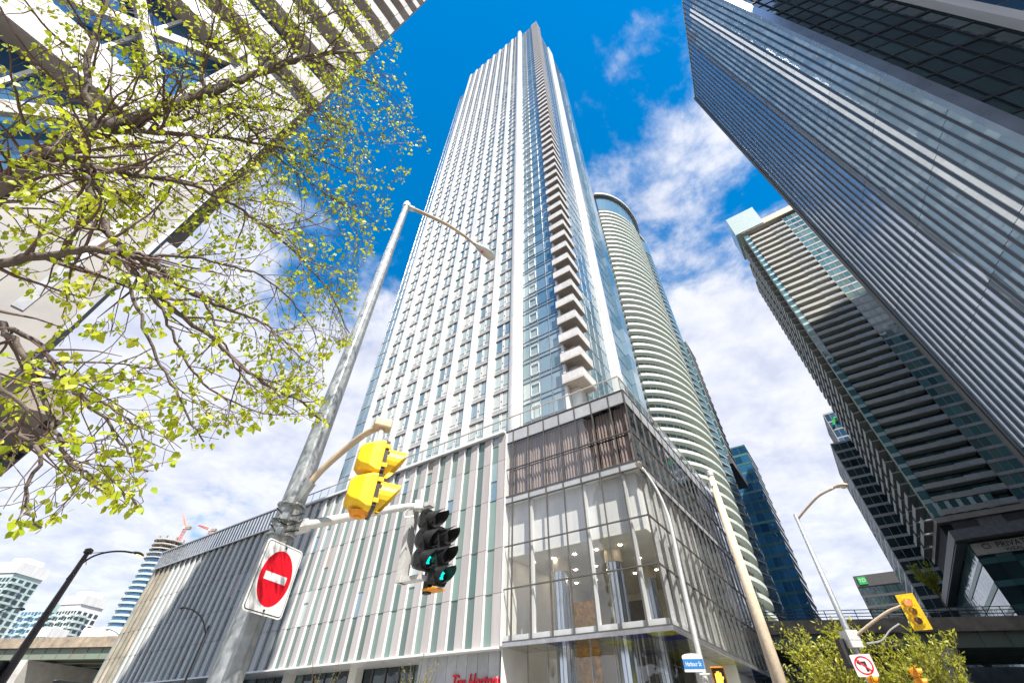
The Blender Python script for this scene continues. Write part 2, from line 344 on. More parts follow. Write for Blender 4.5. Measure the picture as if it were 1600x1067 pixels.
for i in range(43):
    s0 = 12.1 + i * PITCHP
    for r in range(5):
        if s0 > 44.5 and r == 4: continue
        if s0 > 44.5 and r == 3:
            h = 21.75 - ROWS[3] - .03
            if 'tall' not in pm: pm['tall'] = MB().hexa([(-.46, -.10, 0), (.46, -.17, 0), (.46, 0, 0), (-.46, 0, 0), (-.46, -.10, h), (.46, -.17, h), (.46, 0, h), (-.46, 0, h)], 0).box(.462, .52, -.24, 0, 0, h, 1).mesh('panel', ['pink', 'white_litside'], fix=True); pm['tallt'] = pm['tall'].copy(); pm['tallt'].materials.clear(); [pm['tallt'].materials.append(MT['tanpan']) for _ in range(2)]  # taller panel, its white strip again painted as the sunlit return
            ob('panel', pm['tallt' if s0 > 77.6 else 'tall'], pod, (-(s0 + .46), 0, ROWS[3]))
            pane_obj('slot', pod, -(s0 + PITCHP) + .08, -(s0 + .92), -.02, -.02, ROWS[3], 21.7); continue
        ob('panel', pm[(r, 't') if s0 > 77.6 else r], pod, (-(s0 + .46), 0, ROWS[r]))
        x0, x1, z0, z1 = -(s0 + PITCHP) + .08, -(s0 + .92), ROWS[r], ROWS[r + 1]
        if i < 26 and rp.random() < 0.3 and r > 0:
            zm = z0 + (z1 - z0) * rp.choice((.35, .5, .65))
            pane_obj(rp.choice(('slot', 'twg', 'twb', 'grn')), pod, x0, x1, -.02, -.02, z0, zm - .03)
            pane_obj(rp.choice(('slab', 'slot', 'twg')), pod, x0, x1, -.02, -.02, zm + .03, z1 - .03)
            box_obj('transom', 'alu', pod, x0, x1, -.08, 0, zm - .03, zm + .03)
        else:
            pane_obj('grn' if rp.random() < .3 else 'slot', pod, x0, x1, -.02, -.02, z0, z1 - .04)
            box_obj('transom', 'frame', pod, x0, x1, -.06, 0, z1 - .04, z1)
# parapet, screen, balustrade
part('coping', MB().box(-45.2, -12.2, -.45, .4, 23.35, 23.6), 'white_litside', pod)
part('coping', MB().box(-86, -45.2, -.45, .4, 21.76, 21.95), 'alu', pod)
for i in range(48):
    x = -45.3 - i * .86
    box_obj('screen_post', 'alu', pod, x - .05, x + .05, -.2, .0, 21.95, 24.62)
    pane_obj('rail', pod, x - .86, x, -.1, -.1, 21.96, 24.55)
part('screen_rail', MB().box(-86.6, -45.2, -.28, .02, 24.62, 24.8), 'alu', pod)
def balustrade(xs, y, x, ys):
    if xs:
        for a, b in zip(xs[:-1], xs[1:]):
            pane_obj('rail', pod, a + .02, b - .02, y, y, 23.66, 24.95); box_obj('rail_post', 'alu', pod, a - .025, a + .025, y - .02, y + .05, 23.6, 25.0)
        part('handrail', MB().box(xs[0], xs[-1], y - .05, y + .05, 25.0, 25.1), 'slab', pod)
    else:
        for a, b in zip(ys[:-1], ys[1:]):
            pane_obj('rail', pod, x, x, a + .02, b - .02, 23.66, 24.95); box_obj('rail_post', 'alu', pod, x - .05, x + .02, a - .025, a + .025, 23.6, 25.0)
        part('handrail', MB().box(x - .05, x + .05, ys[0], ys[-1], 25.0, 25.1), 'slab', pod)
balustrade([-45.2 + i * 1.65 for i in range(27)] + [-.15], -.05, None, None)
balustrade(None, None, -.15, [.1 + i * 1.7 for i in range(17)])
# ground floor below the ribs
part('soffit', MB().box(-86, -12.2, -.35, 3.4, 6.3, 6.44), 'white_litside', pod)
for i in range(43):
    x = -13.2 - i * 1.72
    box_obj('mullion', 'frame', pod, x - .06, x + .06, 3.0, 3.2, .14, 6.3)
    if i % 6 == 4: box_obj('pier', 'cream', pod, x - .5, x + .5, 2.2, 3.0, .14, 6.3)
    pane_obj('dkg' if i % 5 else 'grn', pod, x - 1.66, x - .06, 3.1, 3.1, .14, 6.3, 'shop_pane')
for i in range(8): box_obj('fascia_panel', 'spand', pod, -12.6 - (i + 1) * .98, -12.6 - i * .98 - .03, .5, .6, 3.6, 6.3)
text('shop_sign', 'Tim Hortons', 1.35, 'red', pod, (-14.7, .42, 4.62), (PI / 2, 0, 0), .05, 0.35, 0.62)
part('shop_base', MB().box(-85.8, -12.3, 3.3, 9, .14, 6.28), 'core', pod)

# glazed corner box
SX = [0, 1.4, 3.06, 4.69, 6.31, 7.93, 9.63, 11.32, 12.15]
ZR = [6.67, 9.92, 12.93, 16.38]
YS = [i * 1.73 for i in range(17)]
ZUP = [17.0, 19.5, 22.2]
def bays():
    for a, b in zip(SX[:-1], SX[1:]): yield ('f', -b, -a)
    for a, b in zip(YS[:-1], YS[1:]): yield ('r', a, b)
for k, a, b in bays():
    for z0, z1 in list(zip(ZR[:-1], ZR[1:])) + list(zip(ZUP[:-1], ZUP[1:])):
        if k == 'f': pane_obj('clear', pod, a + .03, b - .03, 0, 0, z0 + .03, z1 - .03)
        else: pane_obj('clear' if (z1 < 16.5 and a < 11) else 'refl', pod, 0, 0, a + .03, b - .03, z0 + .03, z1 - .03)
    for z0, z1 in ((16.42, 16.96), (22.26, 23.4)):
        if k == 'f': box_obj('spandrel_panel', 'spandl', pod, a + .03, b - .03, -.02, .1, z0, z1)
        else: box_obj('spandrel_panel', 'spandl', pod, -.1, .02, a + .03, b - .03, z0, z1)
for s in SX: box_obj('mullion', 'frame', pod, -s - .035, -s + .035, -.09, .05, 6.6, 23.5)
for y in YS: box_obj('mullion', 'frame', pod, -.05, .07, y - .03, y + .03, 6.6, 23.5)
for z in ZR + ZUP + [23.5]:
    box_obj('transom', 'frame', pod, -12.15, .07, -.075, .052, z - .04, z + .04)
    box_obj('transom', 'frame', pod, -.052, .062, .06, 27.7, z - .041, z + .041)
part('roof', MB().box(-12.2, -.02, .02, 27.6, 23.42, 23.64), 'concw', pod)
part('floor_slab', MB().box(-12.1, -.15, .15, 27.5, 16.42, 16.9), 'cream', pod)
part('ceiling', MB().box(-12.1, -.55, .6, 16, 12.3, 12.5), 'cream', pod)
part('bulkhead', MB().box(-12.1, -.55, .6, .75, 12.5, 16.4).box(-.75, -.55, .76, 27.4, 12.5, 16.4), 'white', pod)
part('partition', MB().box(-12.2, -12.1, .1, 27.6, .14, 23.4).box(-12.1, -.6, 16, 16.2, .14, 12.3), 'cream', pod)
part('sill', MB().box(-12.1, -.15, .12, .5, 6.66, 7.05).box(-.5, -.12, .5, 27.4, 6.66, 7.05), 'white', pod)
for s in (1.4, 4.69, 9.63): box_obj('post', 'white', pod, -s - .14, -s + .14, .16, .42, 7.05, 16.4)
for y in YS[1::1]: box_obj('post', 'white', pod, -.45, -.2, y - .12, y + .12, 7.05, 16.4)
part('inner_wall', MB().box(-1.9, -1.7, 9.0, 27.3, .14, 12.3), 'cream', pod)
for x, y in ((-9.0, 3.4), (-4.45, 3.5), (-3.9, 8.8)):
    c = MB(); n = 14
    for i in range(n):
        t0, t1 = 2 * PI * i / n, 2 * PI * (i + .86) / n
        c.hexa([(x + r * math.cos(t), y + r * math.sin(t), z) for z in (.15, 11.4) for r, t in ((.62, t0), (.62, t1), (.5, t1), (.5, t0))])
    o = part('column', c, 'steel', pod)
    part('capital', MB().tube([(x, y, 11.4), (x, y, 12.3)], .66, 24), 'beige', o, smooth=False)
    part('column_core', MB().tube([(x, y, .15), (x, y, 11.4)], .52, 20), 'beige', o)
part('gold_panel', MB().box(-11.6, -9.5, 10.0, 10.15, .2, 10.8), 'gold', pod, label='tall gold patterned wall panel')
part('dark_screen', MB().box(-6.3, -5.0, 9.4, 9.5, 3, 10.2), 'dpan', pod)
for x in np.arange(-11, -1.5, 1.9):
    for y in (2.6, 6.2, 9.8): part('downlight', MB().tube([(x, y, 12.29), (x, y, 12.27)], .12, 12), 'down', pod)
# curtains
for k, a, b in bays():
    for z0, z1 in zip(ZUP[:-1], ZUP[1:]):
        if k == 'r': continue
        c = MB(); n = int((b - a) / .06); rr = random.Random(int(a * 31 + z0 * 7))
        ph = [rr.uniform(-.6, .6) for _ in range(n + 1)]
        pr = None
        for i in range(n + 1):
            u = a + .04 + (b - a - .08) * i / n; d = .45 + .09 * math.sin(i * 1.35 + ph[i])
            q = [(u, d, z0 + .1), (u, d, z1 - .05)] if k == 'f' else [(-d, u, z0 + .1), (-d, u, z1 - .05)]
            if pr: c.face([pr[0], q[0], q[1], pr[1]])
            pr = q
        part('curtain', c, 'curtain', pod, fix=False)
part('back_lining', MB().box(-12.1, -1.3, 1.2, 1.3, 16.95, 23.4), 'core', pod)
part('sky_reflection_lining', MB().box(-.7, -.5, .7, 27.4, 16.95, 23.4), 'spandl', pod)  # pale sheet added behind the right-hand glazing in place of reflected sky
# soffit canopy: polished panels
rs = random.Random(11)
for i in range(7):
    for j in range(2):
        x0 = -12.1 + i * 1.73; mname = 'royal' if (i, j) in ((2, 0), (5, 0), (6, 1)) else ('lime' if (i, j) in ((4, 1), (6, 0)) else 'mirror')
        box_obj('soffit_panel', mname, pod, x0 + .015, x0 + 1.70, .03 + j * 1.6, 1.6 + j * 1.6, 6.42, 6.58)
for j in range(2, 17):
    for i in range(3):
        y0 = j * 1.6; q = rs.random(); mname = 'lime' if q < .16 else ('royal' if q < .28 else 'mirror')
        box_obj('soffit_panel', mname, pod, -4.9 + i * 1.63 + .015, -4.9 + (i + 1) * 1.63 - .015, y0 + .03, y0 + 1.57, 6.42, 6.58)
part('soffit_edge', MB().box(-12.2, .1, -.1, .02, 6.38, 6.62).box(.0, .1, .02, 27.7, 6.38, 6.62), 'alu', pod)
for i in range(7):
    x0 = -12.1 + i * 1.73
    pane_obj('clear', pod, x0, x0 + 1.68, 3.25, 3.25, .2, 6.4); box_obj('mullion', 'alu', pod, x0 - .03, x0 + .03, 3.2, 3.3, .14, 6.42)
for j in range(2, 16):
    pane_obj('grn' if j > 5 else 'clear', pod, -4.95, -4.95, j * 1.62, j * 1.62 + 1.58, .2, 6.4); box_obj('mullion', 'alu', pod, -5.0, -4.9, j * 1.62 - .03, j * 1.62 + .03, .14, 6.42)
part('lobby_floor', MB().box(-12.1, -5, 3.3, 16, .14, .2), 'cream', pod)

# ------------------------------------------------------------------ white tower
tow = thing('residential_tower', 'tall white tower with slim vertical pilasters and stacked corner balconies above the podium', 'building', CORNER + Vector((0, 0, 23.64)), AX)
ZB = -23.64
FH = 3.1; Z0 = 26.9; NF = 68
def tz(z): return z + ZB
TY = 4.4
part('core_wall', MB().box(-46.5, -6.6, TY + .95, 29, 0, tz(209)).box(-43.8, -6.6, TY + .95, 28.5, tz(209), tz(236.5)), 'core', tow)
# wide rounded pilaster in panels
def arc_panel(x0, x1, bul, z0, z1):
    n = 8; pts = [(x0 + (x1 - x0) * i / n, TY - .15 - bul * math.sin(PI * i / n)) for i in range(n + 1)]
    return pts + [(x1, TY + .9), (x0, TY + .9)]
wp = part('wide_pilaster', MB().box(-15.2, -13.55, TY + .1, TY + .9, 0, tz(239.5)), 'slab', tow)
am = MB().prism(arc_panel(-.86, .86, .34, 0, 0), 0, FH - .04).mesh('pilaster_panel', 'white', fix=True)
for k in range(-1, NF + 1): ob('pilaster_panel', am, wp, (-14.35, 0, tz(Z0 + FH * k) + (0 if k >= 0 else .0)))
# slim pilasters
for k in range(8):
    xl = -(18.85 + 3.53 * k); b = MB()
    for f in range(-1, NF):
        z0 = tz(Z0 + FH * f); b.box(xl, xl + 1.02, TY - .12, TY + .9, z0 + .015, z0 + FH - .015)
    b.box(xl + .02, xl + 1.0, TY - .09, TY + .88, 0, tz(238.6))
    part('pilaster', b, 'white', tow)
# window bays between the pilasters
BW = 3.53 - 1.02
wf = MB(); WREC = -.24
wf.box(-BW / 2, BW / 2, .42, .8, 0.02, .50, 2).box(-BW / 2, BW / 2, .30, .85, -.10, .02, 3)
wf.box(-BW / 2, BW / 2, .40, .5, .50, .56, 0).box(-BW / 2, BW / 2, .40, .5, 2.92, 3.0, 1)
for x in (-BW / 2 + .04, -.13, .13, BW / 2 - .04): wf.box(x - .035, x + .035, .38, .5, .5, 2.95, 0)
wf.box(-.095, .095, .41, .5, .56, 2.92, 0).box(-.07, .07, .395, .41, 1.5, 1.75, 1)
wf.box(-BW / 2, BW / 2, .40, .47, 1.02, 1.06, 0)
wf.v = [(a, b_ + WREC, c) for a, b_, c in wf.v]
winm = wf.mesh('window', ['balc', 'frame', 'spand', 'slab'], fix=True)
pw = BW / 2 - .04 - .13 - .07
pn = MB().face([(0, 0, 0), (pw, 0, 0), (pw, 0, 2.36), (0, 0, 2.36)])
panems = [pn.mesh('pane', m_) for m_ in ('twg', 'twg', 'twg', 'twg2', 'twb')]; rw = random.Random(8)
blm = MB().face([(0, 0, 0), (pw, 0, 0), (pw, 0, 1.25), (0, 0, 1.25)]).mesh('blind', 'blind')
far_f, far_g = MB(), MB()
def bay_x(k): return -(18.85 + 3.53 * k) + 1.02 + BW / 2 if k > 0 else -(18.85) + 1.02 + BW / 2
bays_x = [-(18.85 + 3.53 * k) + 1.02 + BW / 2 for k in range(0, 8)]
bays_x = [x for x in bays_x]
for f in range(0, NF):
    z = tz(Z0 + FH * f)
    for bi, x in enumerate(bays_x):
        if bi == 0: sx = (17.83 - 15.2) / BW; x = -(15.2 + 17.83) / 2
        else: sx = 1.0
        if f < 30:
            w = ob('window', winm, tow, (x, TY, z), scale=(sx, 1, 1))
            for px_ in (-BW / 2 + .075, .165):
                ob('pane', rw.choice(panems), w, (px_, .45 + WREC, .56))
        else:
            off = len(far_f.v)
            for p in wf.v: far_f.v.append((x + p[0] * sx, TY + p[1], z + p[2]))
            for q in wf.f: far_f.f.append(tuple(i + off for i in q))
            far_f.m += wf.m
            for px_ in (-BW / 2 + .075, .165):
                far_g.face([(x + (px_ + a) * sx, TY + .45 + WREC, z + .56 + c) for a, c in ((0, 0), (pw, 0), (pw, 2.36), (0, 2.36))], rw.choice((0, 0, 0, 1, 2)))
part('upper_window_frames', far_f, ['balc', 'frame', 'spand', 'slab'], tow, kind='stuff', fix=False)
part('upper_window_panes', far_g, ['twg', 'twg2', 'twb'], tow, kind='stuff', fix=False)
# left glass strip
lg, lf = MB(), MB()
for f in range(-1, 59):
    z = tz(Z0 + FH * f)
    for a, b in ((-46.9, -45.5), (-45.5, -44.1), (-44.1, -43.75)): lg.face([(a + .03, TY + .5, z + .06), (b - .03, TY + .5, z + .06), (b - .03, TY + .5, z + FH), (a + .03, TY + .5, z + FH)])
    lf.box(-46.9, -43.6, TY + .44, TY + .9, z - .06, z + .06)
for x in (-46.9, -45.5, -44.1): lf.box(x - .04, x + .04, TY + .42, TY + .9, 0, tz(210.6))
lf.box(-47.0, -43.6, TY + .3, TY + 1.6, tz(210.0), tz(211.2))
for f in range(-1, 59):
    z = tz(Z0 + FH * f)
    for j in range(6): lg.face([(-46.92, TY + .6 + j * 3.8, z + .06), (-46.92, TY + 4.3 + j * 3.8, z + .06), (-46.92, TY + 4.3 + j * 3.8, z + FH), (-46.92, TY + .6 + j * 3.8, z + FH)])
part('side_glazing', lg, 'twb', tow, kind='stuff', fix=False); part('side_mullions', lf, 'alu', tow, kind='stuff')
# corner glazing left of the balconies
cz = [-13.45, -12.3, -11.0, -9.35, -7.75]
cfm = MB()
for x in cz: cfm.box(x - .035, x + .035, .36, .5, 0, FH, 0)
cfm.box(cz[0], cz[-1], .36, .5, -.04, .04, 0).box(cz[0], cz[-1], .38, .5, .62, .67, 0).box(cz[1] + .03, cz[2] - .03, .30, .4, .75, .85, 1).box(cz[1] + .03, cz[2] - .03, .30, .4, 2.35, 2.45, 1).box(cz[1] + .03, cz[1] + .12, .30, .4, .8, 2.4, 1).box(cz[2] - .12, cz[2] - .03, .30, .4, .8, 2.4, 1)
cfm.box(cz[-1], -7.3, .2, .9, 0, FH - .02, 1)
cm = cfm.mesh('corner_window', ['alu', 'white_litside'], fix=True)
cg = [MB().face([(a + .04, .45, .04), (b - .04, .45, .04), (b - .04, .45, FH - .04), (a + .04, .45, FH - .04)]).mesh('pane', m) for a, b, m in zip(cz[:-1], cz[1:], ('twg', 'twg', 'twb', 'twb'))]
for f in range(-1, 66):
    w = ob('corner_window', cm, tow, (0, TY, tz(Z0 + FH * f)))
    for c in cg: ob('pane', c, w)
# corner balconies
def balcony():
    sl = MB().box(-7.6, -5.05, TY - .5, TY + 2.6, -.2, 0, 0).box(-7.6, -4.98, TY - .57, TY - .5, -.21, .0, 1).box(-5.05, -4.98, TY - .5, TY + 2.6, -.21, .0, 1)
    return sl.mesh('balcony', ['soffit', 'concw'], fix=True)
bm_ = balcony()
gb = MB()
for i in range(4): gb.box(-7.6 + i * .637 + .01, -7.6 + (i + 1) * .637 - .01, TY - .56, TY - .5, .03, 1.04)
for i in range(5): gb.box(-5.05, -4.99, TY - .5 + i * .62 + .01, TY - .5 + (i + 1) * .62 - .01, .03, 1.04)
gbm = gb.mesh('balcony_guard', 'balc', fix=True)
hb = MB().box(-7.6, -4.98, TY - .57, TY - .49, 1.1, 1.15).box(-5.06, -4.98, TY - .49, TY + 2.6, 1.1, 1.15).mesh('balcony_rail', 'alu', fix=True)
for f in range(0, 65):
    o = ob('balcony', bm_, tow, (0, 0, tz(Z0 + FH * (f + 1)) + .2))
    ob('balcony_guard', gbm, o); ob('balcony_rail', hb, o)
part('balcony_wall', MB().box(-7.7, -6.3, TY + .9, TY + 2.6, 0, tz(231)).box(-7.62, -7.3, TY - .1, TY + .9, 0, tz(231.6)), 'white', tow)
# right-hand face
RX = -6.25
rg, rf = MB(), MB()
ysr = [TY + 2.6, 8.9, 10.8, 12.6, 14.3, 15.8]
rgm = [MB().face([(0, a + .04, .05), (0, b - .04, .05), (0, b - .04, FH - .05), (0, a + .04, FH - .05)]).mesh('pane', 'twb') for a, b in zip(ysr[:-1], ysr[1:])]
for f in range(-1, 66):
    z = tz(Z0 + FH * f)
    for i, (a, b) in enumerate(zip(ysr[:-1], ysr[1:])):
        if f < 14: ob('pane', rgm[i], tow, (RX, 0, z))
        else: rg.face([(RX, a + .04, z + .05), (RX, b - .04, z + .05), (RX, b - .04, z + FH - .05), (RX, a + .04, z + FH - .05)])
    rf.box(RX - .1, RX + .06, ysr[0], ysr[-1], z - .05, z + .05)
    for a, b in ((19.3, 21.9), (21.9, 24.4)):
        rg.face([(RX + .2, a + .04, z + .05), (RX + .2, b - .04, z + .05), (RX + .2, b - .04, z + FH - .05), (RX + .2, a + .04, z + FH - .05)])
    rf.box(RX - .1, RX + .26, 19.3, 24.4, z - .05, z + .05)
for y in ysr: rf.box(RX - .1, RX + .07, y - .035, y + .035, 0, tz(231.5))
part('right_face_panes', rg, 'twb', tow, kind='stuff', fix=False); part('right_face_mullions', rf, 'alu', tow, kind='stuff')
b = MB()
for f in range(-1, 67): b.box(RX - .2, RX + .55, 15.8, 19.3, tz(Z0 + FH * f) + .02, tz(Z0 + FH * (f + 1)) - .02)
b.box(RX - .18, RX + .52, 15.83, 19.27, 0, tz(235)); part('pilaster', b, 'white', tow)
b = MB()
for f in range(-1, 62): b.box(RX + .2, RX + .9, 24.4, 27.2, tz(Z0 + FH * f) + .03, tz(Z0 + FH * (f + 1)) - .03)
part('end_bay', b, 'twb', tow)
part('roof_edge', MB().box(-13.4, -6.2, TY + .3, TY + .6, tz(231.5), tz(232.6)).box(-6.5, -6.2, TY + .6, 15.8, tz(231.5), tz(232.6)), 'alu', tow)
# ------------------------------------------------------------------ neighbour on the left: banded office block with lattice base
EL = pol(-56.3, 12.0)
lb = thing('office_block', 'white banded block with taupe soffits and lattice braced blue glass behind the leafy branches', 'building', EL, AX)
# local x = outward normal of the visible face, y from -18 (near) to 0 (far corner)
LH, LW = 118.0, 13.8
part('core_wall', MB().box(-LW, -.9, -18, -.3, 9, LH - .5), 'core', lb)
nb = int((LH - 23.5) / 3.85)
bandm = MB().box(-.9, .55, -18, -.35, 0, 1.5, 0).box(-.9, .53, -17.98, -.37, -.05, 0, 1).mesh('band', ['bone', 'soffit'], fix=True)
bande = MB().box(-LW, .52, -.35, .3, 0, 1.55, 0).mesh('band_return', ['bone'], fix=True)
glm = MB().box(-.6, -.5, -18, -1.0, 0, 2.35, 0)
wins = MB().face([(0, 0, 0), (0, 1.4, 0), (0, 1.4, 2.3), (0, 0, 2.3)]).mesh('pane', 'blu')
ulg = MB(); mul = MB()
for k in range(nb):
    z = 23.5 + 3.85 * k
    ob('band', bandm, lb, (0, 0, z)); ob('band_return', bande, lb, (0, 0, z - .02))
    for j in range(12):
        if k < 10 and j > 3: ob('pane', wins, lb, (-.4, -18 + j * 1.45, z + 1.52))
        else: ulg.face([(-.4, -18 + j * 1.45, z + 1.5), (-.4, -16.6 + j * 1.45, z + 1.5), (-.4, -16.6 + j * 1.45, z + 3.85), (-.4, -18 + j * 1.45, z + 3.85)])
        mul.box(-.42, -.3, -18.04 + j * 1.45, -17.96 + j * 1.45, z + 1.5, z + 3.8)
part('upper_panes', ulg, 'blu', lb, kind='stuff', fix=False); part('upper_mullions', mul, 'white', lb, kind='stuff')
# corner wall and lattice storeys
part('corner_wall', MB().box(-1.2, .06, -2.6, -.03, 6.6, 23.45), 'slab', lb)
for zi in range(8):
    for yi in range(2): box_obj('wall_panel', 'bone', lb, .062, .12, -2.6 + yi * 1.29, -1.33 + yi * 1.29, 6.62 + zi * 2.1, 8.70 + zi * 2.1)
for z0, z1 in ((14.6, 16.2), (21.3, 22.4)):
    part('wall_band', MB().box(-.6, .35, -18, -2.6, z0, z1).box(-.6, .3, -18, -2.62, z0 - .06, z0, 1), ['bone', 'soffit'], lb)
part('corner_reveal', MB().box(.0, .14, -.9, -.7, 8, 23.4).box(.12, .2, -.05, .05, 8, 23.4), 'alu', lb)
for z0, z1 in ((8.0, 14.6), (16.2, 21.3)):
    for j in range(8):
        y0 = -18 + j * 1.93
        pane_obj('cyan', lb, -.35, -.35, y0 + .05, y0 + 1.88, z0 + .05, z1 - .05)
        box_obj('mullion', 'white', lb, -.36, -.22, y0 - .05, y0 + .05, z0, z1)
for z0, z1 in ((8.0, 14.6), (16.2, 21.3)):
    for j in range(4):
        y0 = -18 + j * 3.86
        for a, b in ((y0, y0 + 3.86), (y0 + 3.86, y0)):
            br = MB(); p, q = Vector((-.05, a, z0)), Vector((-.05, b, z1)); d = (q - p).normalized(); nrm = Vector((0, -d.z, d.y)) * .17
            br.hexa([p - nrm, q - nrm, q - nrm + Vector((.2, 0, 0)), p - nrm + Vector((.2, 0, 0)), p + nrm, q + nrm, q + nrm + Vector((.2, 0, 0)), p + nrm + Vector((.2, 0, 0))])
            part('brace', br, 'bone', lb)
part('base_wall', MB().box(-LW, -.4, -18, -.5, .14, 6.4), 'dkg', lb)
part('plinth', MB().box(-LW, -.3, -18, -2.6, 6.4, 8.0), 'bone', lb)
cn = part('canopy', MB().box(-9, -.25, .02, 1.15, 6.4, 7.0), 'soffit', lb)
for i in range(9): part('vent', MB().box(-.95 - i * .75, -.5 - i * .75, .9, 1.12, 6.375, 6.41), 'alu' if i % 3 else 'core', cn)
part('roof', MB().box(-LW, .2, -18, 0, LH - .5, LH), 'concw', lb)

# ------------------------------------------------------------------ dark finned tower on the right
D1Z = 130.0; DS = D1Z / 165.0
P1 = pol(54.3, D1Z / 2.143 * .99)
A1 = rad(90 - 25.6)           # direction of the finned face (math angle), back from the viewer
d1dir = Vector((math.cos(A1), math.sin(A1), 0))
WD1 = 33.4 * DS
Q1 = P1 - d1dir * WD1
D1R = A1 - PI / 2             # local y along the finned face (away), local x to the right
d1 = thing('finned_tower', 'dark blue-grey office tower with close vertical fins and mirrored glazing', 'building', Q1, D1R)
DX = 92.0
part('core_wall', MB().box(.5, 61.9, .5, WD1 - .3, 0, D1Z - .3), 'core', d1)
NFN = 24; FP = WD1 / NFN
segh = 12.4 * DS
fin = MB().prism([(-.24, -.07), (.5, -.07), (.5, .10), (-.1, .10), (-.24, .02)], 0, D1Z).mesh('fin', 'dfin2', fix=True)
strip = MB().hexa([(.20, .12, 0), (.02, FP - .09, 0), (.3, FP - .09, 0), (.4, .12, 0), (.20, .12, segh - .06), (.02, FP - .09, segh - .06), (.3, FP - .09, segh - .06), (.4, .12, segh - .06)]).mesh('glass_strip', 'dmir', fix=True)
for i in range(NFN + 1):
    ob('fin', fin, d1, (0, i * FP, 0))
    if i == NFN: break
    for k in range(4, 15): ob('glass_strip', strip, d1, (0, i * FP, k * segh + (D1Z - 15 * segh)))
part('rear_shade_block', MB().box(62, 140, 1, WD1 - 1, 0, 238), 'dpan', d1)  # unseen tall block, added to cast shade on the balcony tower
part('lower_cladding', MB().box(0.1, .5, 0, WD1, 0, D1Z - 11 * segh - .1), 'dfin', d1)
part('corner_post', MB().box(-.6, .6, -.75, -.17, 0, D1Z + .6), 'dfin', d1)
part('corner_post', MB().box(-.35, .5, WD1 + .17, WD1 + .9, 0, D1Z), 'dpan', d1)
part('roof_edge', MB().box(-.1, 61.9, -.1, WD1 + .1, D1Z - .3, D1Z + .2), 'alu', d1)
# dark glazed return face (y = 0 plane), then a white edge and a second blue wing
xs = [.6 + i * 2.24 * DS for i in range(6)]
dg_, df_ = MB(), MB()
FB = 4.25 * DS
for k in range(0, 38):
    z = k * FB + 1
    for a, b in zip(xs[:-1], xs[1:]):
        if 8 < k < 36: pane_obj('dkg', d1, a + .04, b - .04, .1, .1, z + .05, z + FB - .1)
        else: dg_.face([(a + .04, .1, z + .05), (b - .04, .1, z + .05), (b - .04, .1, z + FB - .1), (a + .04, .1, z + FB - .1)])
    df_.box(.6, xs[-1], .02, .3, z - .14, z + .06)
    if k % 3 == 0: df_.box(.6, xs[-1], -.03, .3, z - .45, z - .14)
for x in xs: df_.box(x - .05, x + .05, -.05, .3, 0, D1Z - .5)
part('return_panes', dg_, 'dkg', d1, kind='stuff', fix=False); part('return_mullions', df_, 'core', d1, kind='stuff')
part('white_edge', MB().box(xs[-1] + .02, xs[-1] + 1.1, -.9, .3, 0, D1Z), 'white', d1)
bg_, bf_ = MB(), MB(); XW = xs[-1] + 1.35
for k in range(0, 42):
    for j in range(3): bg_.face([(XW + j * 3 + .05, .0, k * 3.1 + .05), (XW + j * 3 + 2.95, .0, k * 3.1 + .05), (XW + j * 3 + 2.95, .0, k * 3.1 + 3.05), (XW + j * 3 + .05, .0, k * 3.1 + 3.05)])
    bf_.box(XW, XW + 9, -.03, .1, k * 3.1 - .04, k * 3.1 + .04)
for j in range(3): bf_.box(XW + j * 3 - .04, XW + j * 3 + .04, -.04, .1, 0, D1Z)
part('side_shade_block', MB().box(XW + 9, DX, -30, -.2, 0, D1Z), 'dpan', d1)  # added block out of view that shades the dark return face
part('wing_panes', bg_, 'cyan', d1, kind='stuff', fix=False); part('wing_mullions', bf_, 'alu', d1, kind='stuff')

# ------------------------------------------------------------------ balcony tower on the right
P2 = Vector((92.9, 91.0, 0))
d2 = thing('balcony_tower', 'green-glass high-rise with long stacked balconies and a pale teal rooftop block', 'building', P2, AX)
ZT, ZL, FH2 = 152.0, 38.5, 2.87
NF2 = int((ZT - ZL) / FH2)
part('core_wall', MB().box(.3, 46, 1.9, 34, 30, ZT), 'core', d2)
part('rooftop_block', MB().box(-2.2, 8.4, -.8, 14, ZT + .6, ZT + 12.5), 'tealw', d2)
part('rooftop_glazing', MB().box(-2.22, -2.2, 0, 13.5, ZT + 1, ZT + 12), 'teal', d2)
part('roof', MB().box(-.3, 46, -.6, 34, ZT, ZT + .6), 'beige', d2)
part('parapet', MB().box(8.4, 45, .5, 1.0, ZT + .6, ZT + 4.5), 'beige', d2)
sl = MB().box(1.6, 14.0, -.45, 2.0, -.28, 0, 0).box(1.6, 14.0, -.5, -.44, -.3, .8, 0).mesh('balcony', ['beige2'], fix=True)
slg = MB()
for i in range(4): slg.box(9 + i * 1.25 + .03, 9 + (i + 1) * 1.25 - .03, -.56, -.505, -.1, .95)
slg = slg.mesh('balcony_guard', 'spand', fix=True)
corner_m = MB().face([(0, 0, .9), (1.55, 0, .9), (1.55, 0, 2.8), (0, 0, 2.8)], 0).box(0, 1.55, -.02, .1, 0, .9, 1).mesh('corner_pane', ['teal', 'tealw'])
bayg = MB(); bayf = MB(); grid = MB()
rb = random.Random(5)
sidem = MB().box(-1.7, .2, 0, 8.4, -.25, 0, 0).box(-1.76, -1.7, 0, 8.4, -.25, 1.0, 1).mesh('side_balcony', ['slab', 'concw'], fix=True)
lpan = MB().box(-.02, .04, 0, 1.6, 0, 2.7).mesh('side_panel', 'concw', fix=True)
